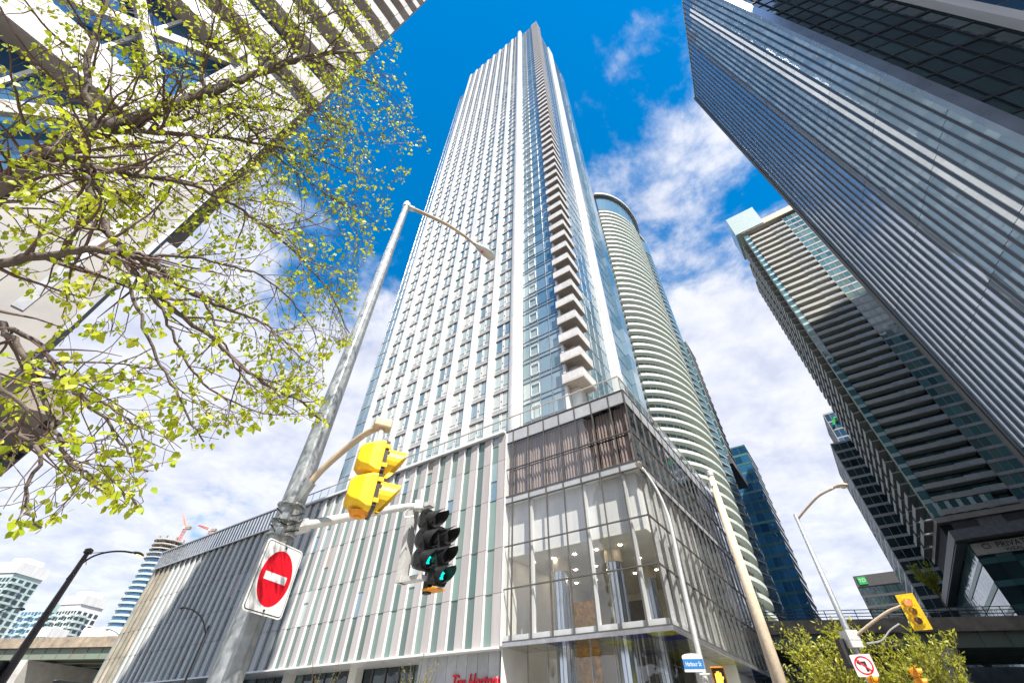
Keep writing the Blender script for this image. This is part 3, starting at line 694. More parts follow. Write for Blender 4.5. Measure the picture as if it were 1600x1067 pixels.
for f in range(NF2):
    z = ZL + FH2 * f
    o = ob('balcony', sl, d2, (0, 0, z + .3)); ob('balcony_guard', slg, o)
    ob('corner_pane', corner_m, d2, (0, 0, z))
    for i in range(8): bayg.face([(1.6 + i * 1.55, 1.85, z + .05), (3.1 + i * 1.55, 1.85, z + .05), (3.1 + i * 1.55, 1.85, z + 2.6), (1.6 + i * 1.55, 1.85, z + 2.6)])
    for i in range(20):
        x = 14.2 + i * 1.55
        grid.face([(x + .04, .0, z + .75), (x + 1.51, .0, z + .75), (x + 1.51, .0, z + 2.8), (x + .04, .0, z + 2.8)], 0 if rb.random() < .75 else 1)
        grid.face([(x + .04, -.01, z + .06), (x + 1.51, -.01, z + .06), (x + 1.51, -.01, z + .7), (x + .04, -.01, z + .7)], 2)
        bayf.box(x - .04, x + .04, -.06, .1, z, z + FH2)
    bayf.box(14.1, 45, -.08, .15, z - .06, z + .06)
    for y in (2.2, 12.8, 23.8):
        ob('side_balcony', sidem, d2, (0, y, z + .25))
    for y in (.4, 10.8, 21.8): ob('side_panel', lpan, d2, (0, y, z))
part('bay_panes', bayg, 'teal', d2, kind='stuff', fix=False); part('grid_panes', grid, ['teal', 'grn', 'spand'], d2, kind='stuff', fix=False); part('grid_mullions', bayf, 'slab', d2, kind='stuff')
sg = MB()
for f in range(NF2):
    for j in range(11): sg.face([(.02, 1 + j * 3, ZL + FH2 * f + .1), (.02, 3.9 + j * 3, ZL + FH2 * f + .1), (.02, 3.9 + j * 3, ZL + FH2 * f + 2.75), (.02, 1 + j * 3, ZL + FH2 * f + 2.75)])
part('side_panes', sg, 'teal', d2, kind='stuff', fix=False)
part('underside', MB().box(-.2, 46, -.3, 34, 37.2, 38.3), 'slab', d2)
# bottom storey: fins of pale glass, checkered panels
for i in range(11): box_obj('glass_fin', 'tealw' if i % 2 else 'teal', d2, .1 + i * 1.0, .95 + i * 1.0, -.4, -.3, 38.4, 41.2)
for i in range(10):
    for j in range(2): box_obj('cladding_panel', 'dpan' if (i + j) % 2 else 'gpan', d2, 2 + i * 4.2, 6.1 + i * 4.2, .2, .5, 31.0 + j * 3.1, 34.0 + j * 3.1)
# its podium with projecting dark frame and sign
P3 = pol(46.1, 118.0)
d3 = thing('podium_block', 'glazed podium under a projecting charcoal roof frame with pale sign band', 'building', P3, AX)
part('roof_frame', MB().box(-.4, 40, -.5, .9, 30.4, 32.2).box(-.41, 1.2, .9, 62, 30.41, 32.19), 'gpan', d3)
part('frame_soffit', MB().box(1.0, 40, -.3, 3.4, 30.2, 30.38).box(-.3, 3.0, .92, 61, 30.1, 30.35), 'dpan', d3)
part('core_wall', MB().box(1.9, 40, 2.2, 60, 0, 30), 'core', d3)
for k in range(8):
    z0 = .9 + k * 3.65
    for i in range(16):
        x0 = 1.5 + i * 2.4
        pane_obj('dkg' if (i + k) % 4 else 'teal', d3, x0 + .04, x0 + 2.36, 1.7, 1.7, z0 + 1.0, z0 + 3.6); box_obj('spandrel', 'teal', d3, x0 + .03, x0 + 2.37, 1.6, 1.72, z0, z0 + .95)
    for j in range(16):
        y0 = 1.9 + j * 3.4
        if j < 9 and k > 2: pane_obj('teal', d3, 1.4, 1.4, y0 + .04, y0 + 3.36, z0 + .9, z0 + 3.6); box_obj('spandrel', 'tealw', d3, 1.3, 1.42, y0 + .04, y0 + 3.36, z0, z0 + .85)
part('side_glazing', MB().box(1.45, 1.7, 1.9, 60, .5, 11.5).box(1.45, 1.7, 32.6, 60, 11.5, 30), 'teal', d3)
sb = part('sign_board', MB().box(1.5, 18, 1.2, 1.5, 27.9, 29.9), 'concw', d3)
text('sign_text', 'CI  PRIVATE', 1.3, 'sblk', sb, (6.3, 1.18, 29.15), (PI / 2, 0, 0), .02, 0, 1.0)
text('sign_text', 'WEALTH', .75, 'sblk', sb, (7.6, 1.18, 28.25), (PI / 2, 0, 0), .02, 0, 1.3)

# ------------------------------------------------------------------ generic glass towers further off
def glass_tower(name, label, az, r, rz, x0, x1, y0, y1, z0, z1, fh, bw, gm, fm, extra=None, band=0.5, cat='building', group=None):
    t = thing(name, label, cat, pol(az, r), rz, group)
    part('core_wall', MB().box(x0 + .2, x1 - .2, y0 + .2, y1 - .2, z0 + .2, z1 - .1), 'core', t)
    gp, fp = MB(), MB(); nf = int((z1 - z0) / fh); fh = (z1 - z0) / nf
    nx = max(1, int((x1 - x0) / bw)); ny = max(1, int((y1 - y0) / bw)); wx = (x1 - x0) / nx; wy = (y1 - y0) / ny
    for f in range(nf):
        z = z0 + f * fh
        for i in range(nx): gp.face([(x0 + i * wx + .05, y0, z + band), (x0 + (i + 1) * wx - .05, y0, z + band), (x0 + (i + 1) * wx - .05, y0, z + fh - .05), (x0 + i * wx + .05, y0, z + fh - .05)])
        for j in range(ny): gp.face([(x0, y0 + j * wy + .05, z + band), (x0, y0 + (j + 1) * wy - .05, z + band), (x0, y0 + (j + 1) * wy - .05, z + fh - .05), (x0, y0 + j * wy + .05, z + fh - .05)])
        fp.box(x0 - .03, x1 + .03, y0 - .05, y1, z - .05, z + band)
    for i in range(nx + 1): fp.box(x0 + i * wx - .06, x0 + i * wx + .06, y0 - .08, y0 + .2, z0, z1)
    for j in range(ny + 1): fp.box(x0 - .08, x0 + .2, y0 + j * wy - .06, y0 + j * wy + .06, z0, z1)
    part('panes', gp, gm, t, kind='stuff', fix=False); part('mullions', fp, fm, t, kind='stuff')
    part('roof', MB().box(x0 - .1, x1 + .1, y0 - .1, y1 + .1, z1, z1 + .7), fm, t)
    return t
t = glass_tower('glass_tower', 'teal glass slab with dark overhanging underside beside the curved balcony tower', 30.2, 150, AX, -9, 0, 0, 14, 74, 128, 3.6, 2.2, 'teal', 'spand')
part('underside', MB().box(-9.5, .3, -.4, 22, 71, 74), 'dpan', t); part('stem', MB().box(-9, -4, 3, 14, 0, 71), 'dkg', t)
t = glass_tower('glass_tower', 'deep blue glass tower standing at the far end of the street', 32.4, 190, AX, -24, 0, 0, 26, 0, 96, 3.9, 3.0, 'cyan', 'teal', band=.9)
cols = MB()
for k in range(20): cols.face([(-17, -.06, 6 + k * 3.9), (-9, -.06, 6 + k * 3.9), (-9, -.06, 9 + k * 3.9), (-17, -.06, 9 + k * 3.9)])
part('green_window_column', cols, 'grn', t, kind='stuff', fix=False)
t = glass_tower('glass_tower', 'slim blue glass tower with green rooftop logo behind the long balconies', 42.0, 205, AX, 0, 26, 0, 20, 0, 107, 3.7, 2.0, 'blu', 'slab')
lg_ = MB().tube([(1.5, -.4, 101.5), (3.0, -.4, 104.5), (5.4, -.4, 103.2), (7.6, -.4, 106.2)], .55, 6); part('logo', lg_, 'sgreen', t, label='green ribbon-shaped rooftop logo')
t = glass_tower('glass_tower', 'grey glass tower with pale floor bands below the slim blue tower', 41.1, 186, AX, 0, 22, 0, 30, 0, 85, 3.3, 2.4, 'dkg', 'spand', band=.8)
t = glass_tower('bank_tower', 'distant black office tower with green square bank sign at its top', 37.0, 300, AX, 0, 20, 0, 20, 0, 66, 4.3, 1.6, 'dkg', 'dpan', band=1.0)
part('crown', MB().box(-.2, 20.2, -.25, 20, 62, 67), 'dpan', t)
sgn = part('sign', MB().box(1.2, 4.8, -.55, -.26, 62.9, 66.3), 'sgreen', t, label='green square bank sign')
text('sign_text', 'TD', 2.3, 'swht', sgn, (3.0, -.57, 64.6), (PI / 2, 0, 0), .02)
t = glass_tower('glass_tower', 'low striped glass block beside the black bank tower', 36.2, 290, AX, -4, 5, 0, 14, 0, 46, 3.4, 1.2, 'blu', 'concw')

# ------------------------------------------------------------------ curved balcony tower
cvc = pol(25.4, 97.0)
cv = thing('curved_tower', 'curved high-rise ringed with pale balcony bands and an overhanging roof', 'building', cvc, AX)
def plan(off):
    pts = []
    # left lobe then crease then long right-hand curve (local x right, y back)
    for i in range(11):
        a = rad(200 + 62 * i / 10); pts.append((-5 + (13 + off) * math.cos(a) * 1.1, 12 + (14 + off) * math.sin(a)))
    for i in range(15):
        a = rad(-72 + 100 * i / 14); pts.append((-9.5 + (13.4 + off) * math.cos(a), 17 + (20.5 + off) * math.sin(a)))
    pts += [(4, 34), (-18, 34)]
    return pts
part('core_wall', MB().prism(plan(-1.6), 0, 172), 'twb', cv)
band = MB(); po = plan(0.0); pi_ = plan(-.12)
n = len(po) - 2
for i in range(n - 1):
    if i == 10: pass
    a, b, c, d = po[i], po[i + 1], pi_[i + 1], pi_[i]
    band.hexa([(a[0], a[1], -.25), (b[0], b[1], -.25), (c[0], c[1], -.25), (d[0], d[1], -.25), (a[0], a[1], .6), (b[0], b[1], .6), (c[0], c[1], .6), (d[0], d[1], .6)])
bandm = band.mesh('balcony_band', 'bpale', fix=True)
slabm = MB().prism(plan(-.1), -.22, 0).mesh('floor_slab', 'bpale', fix=True)
mulm = MB()
for i in range(0, n):
    p = plan(-1.5)[i]; mulm.box(p[0] - .08, p[0] + .08, p[1] - .08, p[1] + .08, 0, 2.75)
mulm = mulm.mesh('mullions', 'white', fix=True)
NF3 = 55
for f in range(NF3):
    z = 9 + f * 2.88
    b_ = ob('balcony_band', bandm, cv, (0, 0, z)); ob('floor_slab', slabm, b_); ob('mullions', mulm, b_)
part('crown_glazing', MB().prism(plan(-.4), 9 + NF3 * 2.88 - .8, 178), 'twb', cv)
part('roof', MB().prism(plan(.9), 178, 179.3), 'concw', cv)

# ------------------------------------------------------------------ condos to the left
def condo(label, az, r, w, d, h, fh, wm, gm, crown, rz=AX, bays=8):
    t = thing('condo_tower', label, 'building', pol(az, r), rz, 'far condo towers on the left')
    part('wall', MB().box(0, w, 0, d, 0, h), wm, t)
    wn, bl = MB(), MB(); nf = int((h - 6) / fh); bw = w / bays
    for f in range(nf):
        z = 4 + f * fh
        for i in range(bays): wn.box(i * bw + bw * .14, (i + 1) * bw - bw * .14, -.12, .05, z + .7, z + fh - .35)
        for j in range(4): wn.box(w - .05, w + .12, d * j / 4 + d * .05, d * (j + 1) / 4 - d * .05, z + .7, z + fh - .35)
        for i in range(0, bays, 3): bl.box(i * bw, (i + 1.2) * bw, -1.6, 0, z - .12, z + .9)
        bl.box(w, w + 1.2, 1, d * .5, z - .12, z + .9)
    part('windows', wn, gm, t, kind='stuff'); part('balconies', bl, 'tealw', t, kind='stuff')
    if crown: part('crown', MB().box(-.5, w + .5, -.5, d + .5, h, h + crown).box(w * .15, w * .85, d * .2, d * .8, h + crown, h + crown + 3), 'white', t)
    return t
condo('wide white condo slab with thick blank crown at the skyline edge', -47.7, 390, 15, 16, 66, 3.0, 'tealw', 'dkg', 5.5, rad(-10), 6)
condo('teal glass condo with flat grey top between two white condos', -44.4, 420, 19, 16, 59, 3.0, 'tealw', 'blu', 0, rad(-8), 8)
condo('white condo with square windows and pale crown above the expressway', -42.3, 400, 15.5, 14, 58, 3.0, 'white', 'dkg', 4.5, rad(-14), 7)
condo('lower white condo wing with glass centre above the expressway', -43.2, 385, 15, 10, 44, 3.0, 'white', 'blu', 0, rad(-14), 7)
condo('small teal condo block beside the unfinished curved tower', -39.0, 420, 10, 10, 47, 3.0, 'tealw', 'teal', 2.5, rad(-10), 5)
# unfinished tower with crane
ct = thing('unfinished_tower', 'slender curved tower under construction with wavy bands and bare concrete top', 'building', pol(-37.2, 330), rad(10))
def ell(rx, ry, n=20): return [(rx * math.cos(2 * PI * i / n), ry * math.sin(2 * PI * i / n)) for i in range(n)]
part('core_wall', MB().prism(ell(6.9, 6.9), 0, 78), 'blu', ct)
for f in range(26):
    o = part('band', MB().prism([(x + .35 * math.sin(f * .9), y) for x, y in ell(7.7, 7.6)], 2 + f * 2.75, 3.0 + f * 2.75), 'tealw', ct)
for f in range(5):
    z = 74 + f * 2.4
    part('bare_slab', MB().prism(ell(8.2, 8.2, 12), z, z + .5), 'concw', ct)
    for i in range(8): part('prop', MB().box(6.6 * math.cos(i * .785) - .4, 6.6 * math.cos(i * .785) + .4, 6.6 * math.sin(i * .785) - .4, 6.6 * math.sin(i * .785) + .4, z + .5, z + 2.4), 'rust', ct)
def crane(label, az, r, z0, lean, s):
    t = thing('tower_crane', label, 'crane', pol(az, r, z0), rad(-10), 'cranes above the unfinished tower')
    m_ = MB()
    for sx in (-.5, .5):
        for sy in (-.5, .5): m_.box(sx - .12, sx + .12, sy - .12, sy + .12, 0, 9)
    for k in range(6): m_.tube([(-.5, -.5, k * 1.5), (.5, -.5, k * 1.5 + 1.5)], .1, 4).tube([(.5, .5, k * 1.5), (-.5, .5, k * 1.5 + 1.5)], .1, 4)
    part('mast', m_, 'cranered', t)
    j = MB(); e = Vector((-math.cos(lean) * 13 * s, 0, math.sin(lean) * 13 * s))
    j.tube([(0, -.4, 9), e + Vector((0, -.2, 9))], .28, 4).tube([(0, .4, 9), e + Vector((0, .2, 9))], .28, 4).tube([(0, 0, 10), e + Vector((0, 0, 9.4))], .25, 4)
    part('jib', j, 'cranered', t); part('counterweight', MB().box(1, 3.6, -.8, .8, 8.4, 10), 'rust', t)
    part('cab', MB().box(-.9, .3, -1.4, -.5, 8.6, 10.2), 'white', t)
crane('red luffing crane with steep jib on top of the unfinished tower', -36.6, 330, 84, rad(52), .9)
crane('red crane with nearly level jib behind the ribbed podium roof', -34.3, 345, 90, rad(18), .9)

# ------------------------------------------------------------------ elevated expressway
g0 = Vector((38.2, 71.7, 0)); gd = Vector((0.978, -0.208, 0)).normalized(); grz = math.atan2(gd.y, gd.x)
ex = thing('elevated_expressway', 'elevated expressway deck with weathered parapet and green steel girders', 'bridge', g0, grz)
part('deck', MB().box(-260, 260, 0, 22, 13.6, 14.1), 'rust', ex)
part('barrier', MB().box(-260, 260, -.12, .3, 14.1, 15.0), 'rust', ex)
part('fascia', MB().box(-260, 260, -.3, .02, 13.35, 14.1), 'rust', ex)
for y in (.25, 5.5, 11, 16.5): part('girder', MB().box(-260, 260, y, y + .5, 11.7, 13.6).box(-260, 260, y - .2, y + .7, 11.6, 11.72), 'girder', ex)
st = MB().box(0, .05, -.12, 0, 0, 1.85).mesh('stiffener', 'girder', fix=True)
for i in range(-60, 61): ob('stiffener', st, ex, (i * 3.2, .245, 11.74))
rl = MB()
for z in (15.35, 15.75, 16.15): rl.tube([(-60, .1, z), (120, .1, z)], .05, 6)
part('guard_rail', rl, 'dark', ex)
for i in range(-30, 61): box_obj('rail_post', 'dark', ex, i * 2.0 - .04, i * 2.0 + .04, .06, .14, 15, 16.2)
for i in range(9): box_obj('noise_panel', 'swht', ex, -122 + i * 3.4, -118.8 + i * 3.4, .05, .15, 15.0, 16.4)
for x in (-132, -104, 20, 60, 98):
    pr_ = part('pier', MB().hexa([(x - 1.1, 1, 0), (x + 1.1, 1, 0), (x + 1.1, 5, 0), (x - 1.1, 5, 0), (x - 1.5, -.0, 9.5), (x + 1.5, -.0, 9.5), (x + 1.5, 7, 9.5), (x - 1.5, 7, 9.5)]).box(x - 1.5, x + 1.5, .0, 21.5, 9.5, 11.6), 'concw', ex)
part('backing_wall', MB().box(-260, 260, 24, 24.5, 0, 12), 'conc', ex)
# ------------------------------------------------------------------ street furniture
def basis(az):      # forward, left, up of something facing azimuth az
    f = Vector((math.sin(rad(az)), math.cos(rad(az)), 0)); return f
def curve_pts(ps, n=6):
    ps = [Vector(p) for p in ps]; out_ = []
    P = [ps[0] * 2 - ps[1]] + ps + [ps[-1] * 2 - ps[-2]]
    for i in range(1, len(P) - 2):
        a, b, c, d = P[i - 1:i + 3]
        for k in range(n):
            t = k / n; out_.append(0.5 * ((2 * b) + (c - a) * t + (2 * a - 5 * b + 4 * c - d) * t * t + (3 * b - a - 3 * c + d) * t ** 3))
    out_.append(ps[-1]); return out_
def cobra(parent, p, q, w, m='galvl', lensm='lens'):
    """cobra-head luminaire from neck p to nose q (parent coordinates)"""
    p, q = Vector(p), Vector(q); d = q - p; L_ = d.length; d.normalize(); side = d.cross(Vector((0, 0, 1))).normalized(); up = side.cross(d)
    prof = [(0, .28, .28), (.12, .45, .45), (.35, .8, .55), (.6, 1.0, .6), (.8, .95, .5), (.94, .6, .35), (1, .15, .12)]
    b = MB(); n = 14
    for t, ww, hh in prof:
        for j in range(n):
            a = 2 * PI * j / n; y, z = math.cos(a) * w / 2 * ww, math.sin(a) * w / 2 * hh
            if z < 0: z *= .35
            b.v.append(tuple(p + d * (L_ * t) + side * y + up * z))
    for i in range(len(prof) - 1):
        for j in range(n): b.f.append((i * n + j, i * n + (j + 1) % n, (i + 1) * n + (j + 1) % n, (i + 1) * n + j)); b.m.append(0)
    b.f.append(tuple(range(n))); b.m.append(0)
    o = part('lamp_head', b, m, parent, smooth=True)
    l = MB(); c = p + d * (L_ * .66) - up * (w * .1)
    ring = [[c + d * (math.cos(2 * PI * j / n) * L_ * .26 * s) + side * (math.sin(2 * PI * j / n) * w * .40 * s) - up * (w * .22 * (1 - s * s)) for j in range(n)] for s in (1, .75, .4)]
    for r_ in ring: l.v += [tuple(v) for v in r_]
    for i in range(2):
        for j in range(n): l.f.append((i * n + j, i * n + (j + 1) % n, (i + 1) * n + (j + 1) % n, (i + 1) * n + j)); l.m.append(0)
    l.f.append(tuple(2 * n + j for j in range(n))); l.m.append(0)
    part('lens', l, lensm, o, smooth=True); return o
def signal(label, pos, az, n, body, lensmats, sec=.35, visor_l=.28, plate=None, group=None, visor_m=None, door='black', glyph=None):
    t = thing('traffic_signal', label, 'traffic light', pos, PI / 2 - rad(az), group)
    k = sec / .35; visor_m = visor_m or body
    for i in range(n):
        zc_ = (i - (n - 1) / 2) * sec; h = sec * .495; w = .165 * k
        b = MB()
        def ring(x, sy, sz, cut):
            y, z = w * sy, h * sz; c = cut * w
            return [(x, -y + c, zc_ - z), (x, y - c, zc_ - z), (x, y, zc_ - z + c), (x, y, zc_ + z - c), (x, y - c, zc_ + z), (x, -y + c, zc_ + z), (x, -y, zc_ + z - c), (x, -y, zc_ - z + c)]
        rings = [ring(0, 1, 1, .12), ring(-.05 * k, 1, 1, .12), ring(-.12 * k, .97, .86, .2), ring(-.20 * k, .72, .78, .3), ring(-.235 * k, .6, .6, .3)]
        for r_ in rings: b.v += r_
        for a in range(len(rings) - 1):
            for j in range(8): b.f.append((a * 8 + j, a * 8 + (j + 1) % 8, (a + 1) * 8 + (j + 1) % 8, (a + 1) * 8 + j)); b.m.append(0)
        b.f.append(tuple(range(8))); b.m.append(0); b.f.append(tuple(len(b.v) - 8 + j for j in range(8))); b.m.append(0)
        o = part('housing', b, body, t); bevel(o, .006 * k)
        part('door', MB().prism([(y, z) for _, y, z in ring(0, 1.03, 1.0, .14)], .002, .035 * k, T=lambda a, b2, c: (c, a, b2)), door, o)
        for zz in (-.1 * k, .1 * k):
            for yy in (-w * 1.04, w * 1.04): part('latch', MB().box(.0, .05 * k, yy - .012 * k, yy + .012 * k, zc_ + zz - .02 * k, zc_ + zz + .02 * k), body, o)
        m_ = MB(); seg = 20; R = .15 * k
        for layer, rr in ((0, R), (1, R - .006)):
            for j in range(seg + 1):
                a = rad(-250 + 320 * j / seg); ll = visor_l * (.12 + .88 * (.5 + .5 * math.sin(a)) ** .8)
                m_.v.append((.035 * k, rr * math.cos(a), zc_ + rr * math.sin(a))); m_.v.append((.035 * k + ll, rr * math.cos(a) * 1.02, zc_ + rr * math.sin(a) - .03 * ll))
        bb = 2 * (seg + 1)
        for j in range(seg):
            m_.f.append((2 * j, 2 * j + 1, 2 * j + 3, 2 * j + 2)); m_.m.append(0)
            m_.f.append((bb + 2 * j, bb + 2 * j + 2, bb + 2 * j + 3, bb + 2 * j + 1)); m_.m.append(0)
            m_.f.append((2 * j + 1, bb + 2 * j + 1, bb + 2 * j + 3, 2 * j + 3)); m_.m.append(0)
        part('visor', m_, visor_m, o, fix=False)
        lm = MB(); nn = 18
        for rr, xx in ((.13 * k, .036 * k), (.08 * k, .052 * k), (.0, .06 * k)):
            for j in range(nn): lm.v.append((xx, rr * math.cos(2 * PI * j / nn), zc_ + rr * math.sin(2 * PI * j / nn)))
        for a in range(2):
            for j in range(nn): lm.f.append((a * nn + j, a * nn + (j + 1) % nn, (a + 1) * nn + (j + 1) % nn, (a + 1) * nn + j)); lm.m.append(0)
        lo = part('lens', lm, lensmats[i], o, smooth=True, fix=False)
        if glyph and i in glyph:
            gz = MB(); pts = [(-.06, .06), (-.01, .02), (-.045, -.02), (.0, -.055), (.035, -.01), (.02, .05), (.065, .03)]
            gz.tube([(.066 * k, y * k * 1.2, zc_ + z * k * 1.2) for y, z in pts], .02 * k, 6); gz.tube([(.066 * k, -.02 * k, zc_ + .075 * k), (.066 * k, .05 * k, zc_ - .07 * k)], .016 * k, 6)
            part('glyph', gz, 'lgrn', lo)
    if plate:
        hw, hh = plate
        fr = MB().prism([(-hw, -hh), (hw, -hh), (hw, hh), (-hw, hh)], -.012, -.002, T=lambda a, b2, c: (c, a, b2)); part('backplate', fr, body, t)
    return t
def hang(o, name, mb, mats, **kw): return part(name, mb, mats, o, **kw)

# --- main pole with street light
PB = pol(-27.4, 4.8, .13)
lp = thing('street_light', 'octagonal galvanised steel pole with cobra-head lamp, no-entry sign and signal arms', 'street light', PB)
hgt = 9.5
shaft = MB(); rg_ = []
for z, r_ in ((0, .145), (9.35, .062)): rg_.append([(r_ * math.cos(PI / 8 + PI / 4 * j), r_ * math.sin(PI / 8 + PI / 4 * j), z) for j in range(8)])
for r_ in rg_: shaft.v += r_
for j in range(8): shaft.f.append((j, (j + 1) % 8, 8 + (j + 1) % 8, 8 + j)); shaft.m.append(0)
shaft.f.append(tuple(reversed(range(8)))); shaft.m.append(0); shaft.f.append(tuple(range(8, 16))); shaft.m.append(0)
bevel(part('shaft', shaft, 'galv', lp), .012, 2)
part('base_plate', MB().box(-.25, .25, -.25, .25, .0, .03), 'galv', lp)
part('top_cap', MB().tube([(0, 0, 9.3), (0, 0, 9.42), (0, 0, 9.46)], [.075, .075, .03], 12), 'galvl', lp)
rel = lambda px, py, r: at_r(px, py, r) - PB
armp = curve_pts([Vector((0, 0, 9.33)), rel(665, 335, 4.9), rel(700, 352, 5.05), rel(726, 369, 5.2), rel(742, 382, 5.3)])
part('lamp_arm', MB().tube(armp, [.042 - .012 * i / len(armp) for i in range(len(armp))], 10), 'tanp', lp, smooth=True)
part('arm_collar', MB().tube([armp[0] + (armp[3] - armp[0]) * .2, armp[0] + (armp[3] - armp[0]) * .75], .056, 12), 'galvl', lp)
hd = cobra(lp, rel(740, 380.5, 5.3), rel(773, 405, 5.5), .24, 'galvl', 'lens')
pe = rel(753, 393, 5.37); part('photocell', MB().tube([pe + Vector((0, 0, -.03)), pe + Vector((0, 0, .0))], .022, 8), 'red', hd)
a1 = curve_pts([Vector((.03, -.03, rel(452, 788, 4.8).z)), rel(500, 737, 4.6), rel(545, 697, 4.4), rel(574, 676, 4.2), rel(592, 668, 4.08)])
part('signal_arm', MB().tube(a1, .034, 10), 'tanp', lp, smooth=True)
sk = MB(); e0 = a1[0]; e1 = a1[4]; sk.tube([e0 + (e0 - e1) * .15, e1], .06, 8); part('arm_socket', sk, 'galv', lp)
a2 = curve_pts([Vector((.06, .06, rel(463, 827, 4.85).z)), rel(520, 812, 4.9), rel(590, 799, 5.0), rel(645, 791, 5.1), rel(660, 797, 5.12)])
part('signal_arm', MB().tube(a2, [.052 - .016 * i / len(a2) for i in range(len(a2))], 10), 'galvl', lp, smooth=True)
part('arm_socket', MB().tube([a2[0], a2[0] + (a2[4] - a2[0]) * .55], .072, 10), 'galvl', lp)
for z in (rel(450, 790, 4.8).z, rel(442, 815, 4.8).z, rel(437, 838, 4.8).z):
    r_ = .145 - (.083) * z / 9.35 + .012
    ringp = [(r_ * math.cos(2 * PI * j / 16), r_ * math.sin(2 * PI * j / 16), z + .002 * math.sin(j * 2.2)) for j in range(17)]
    part('clamp_band', MB().tube(ringp, .012, 6, cap=False).box(r_ * .2, r_ * .2 + .06, -r_ - .05, -r_ + .01, z - .03, z + .03), 'galv', lp)
for s in range(3):
    rr = random.Random(s); z = rel(440, 800 + s * 14, 4.8).z; r_ = .14
    cp = [(r_ * math.cos(-2.2 + .35 * j), r_ * math.sin(-2.2 + .35 * j), z - .06 * math.sin(j * .5) + rr.uniform(-.015, .015)) for j in range(8)]
    part('cable', MB().tube(curve_pts(cp, 3), .007, 5), 'black', lp)
jb = rel(655, 792, 5.1)
part('arm_fitting', MB().box(jb.x - .05, jb.x + .05, jb.y - .05, jb.y + .05, jb.z - .03, jb.z + .07).tube([jb, jb + Vector((0, 0, .22))], .012, 6).tube(curve_pts([jb + Vector((-.03, -.02, .0)), jb + Vector((-.12, -.06, -.06)), jb + Vector((-.14, -.06, -.14)), jb + Vector((-.04, -.03, -.12))], 4), .008, 5), 'galvl', lp)
# yellow signal hung from the curved arm
ys = at_r(588, 748, 3.98)
sg1 = signal('yellow two-section signal hanging from the curved tan arm, seen from its side', ys, 66, 2, 'yel', ['lgrey', 'lgrey'], .335, .22, visor_m='yel', door='dark')
hz_ = at_r(598, 664, 4.05) - ys
inv = Matrix.Rotation(-(PI / 2 - rad(66)), 3, 'Z')
hb_ = inv @ hz_
bevel(part('hanger_box', MB().box(hb_.x - .09, hb_.x + .09, hb_.y - .07, hb_.y + .07, hb_.z - .05, hb_.z + .05), 'tanp', sg1), .015)
part('hanger', MB().tube([(hb_.x, hb_.y, hb_.z - .05), (-.06, 0, .32)], .03, 8), 'galvl', sg1)
part('bottom_cap', MB().tube([(-.08, 0, -.33), (-.08, 0, -.365)], [.09, .07], 14).tube([(-.08, 0, -.365), (-.08, 0, -.378)], .03, 8), 'yeld', sg1)
# black signals at the end of the straight arm
b1 = at_r(668, 842, 5.12); b2 = at_r(689, 868, 5.14)
sga = signal('black three-section signal with lit green symbol at the arm bracket', b1, 124, 3, 'black', ['black', 'black', 'black'][::1], .215, .23, glyph=[0])
sgb = signal('lower black three-section signal hanging outside its twin, green symbol lit', b2, 130, 3, 'black', ['black', 'black', 'black'], .2, .21, glyph=[0])
br_ = MB().box(-.34, -.27, -.06, .06, -.42, .44).box(-.30, .02, -.05, .05, -.42, -.37).box(-.30, .0, -.05, .05, .38, .43)
part('bracket', br_, 'galvl', sga)
part('bracket', MB().box(-.2, -.12, -.03, .03, -.36, .36), 'dark', sgb)
part('underside_plate', MB().box(-.15, .04, -.08, .08, -.34, -.325), 'yeld', sgb)
# no-entry sign
ns_c = at_r(429, 903, 4.52)
ns = thing('no_entry_sign', 'white rectangular plate with red no-entry disc strapped to the galvanised pole', 'road sign', ns_c, PI / 2 - rad(112))
def rrect(hw, hh, r, n=5):
    pts = []
    for cx, cy, a0 in ((hw - r, hh - r, 0), (-hw + r, hh - r, 90), (-hw + r, -hh + r, 180), (hw - r, -hh + r, 270)):
        for i in range(n + 1): a = rad(a0 + 90 * i / n); pts.append((cx + r * math.cos(a), cy + r * math.sin(a)))
    return pts
FT = lambda a, b, c: (c, a, b)
SW, SH = .212, .272
part('plate', MB().prism(rrect(SW, SH, .035), 0, .006, T=FT), 'swht', ns)
part('border', MB().prism(rrect(SW - .012, SH - .012, .028), .006, .0075, T=FT), 'sblk', ns); part('face', MB().prism(rrect(SW - .018, SH - .018, .024), .0075, .009, T=FT), 'swht', ns)
part('disc', MB().prism([(.172 * math.cos(2 * PI * i / 40), .212 * math.sin(2 * PI * i / 40)) for i in range(40)], .009, .0105, T=FT), 'red', ns)
part('bar', MB().prism([(-.122, -.03), (.122, -.03), (.122, .03), (-.122, .03)], .0105, .012, T=FT), 'swht', ns)
for z in (-.24, .24): part('bolt', MB().tube([(.009, 0, z), (.018, 0, z)], .009, 8), 'dark', ns)
part('strap', MB().box(-.10, 0, -.02, .02, .17, .21).box(-.10, 0, -.02, .02, -.21, -.17), 'dark', ns)

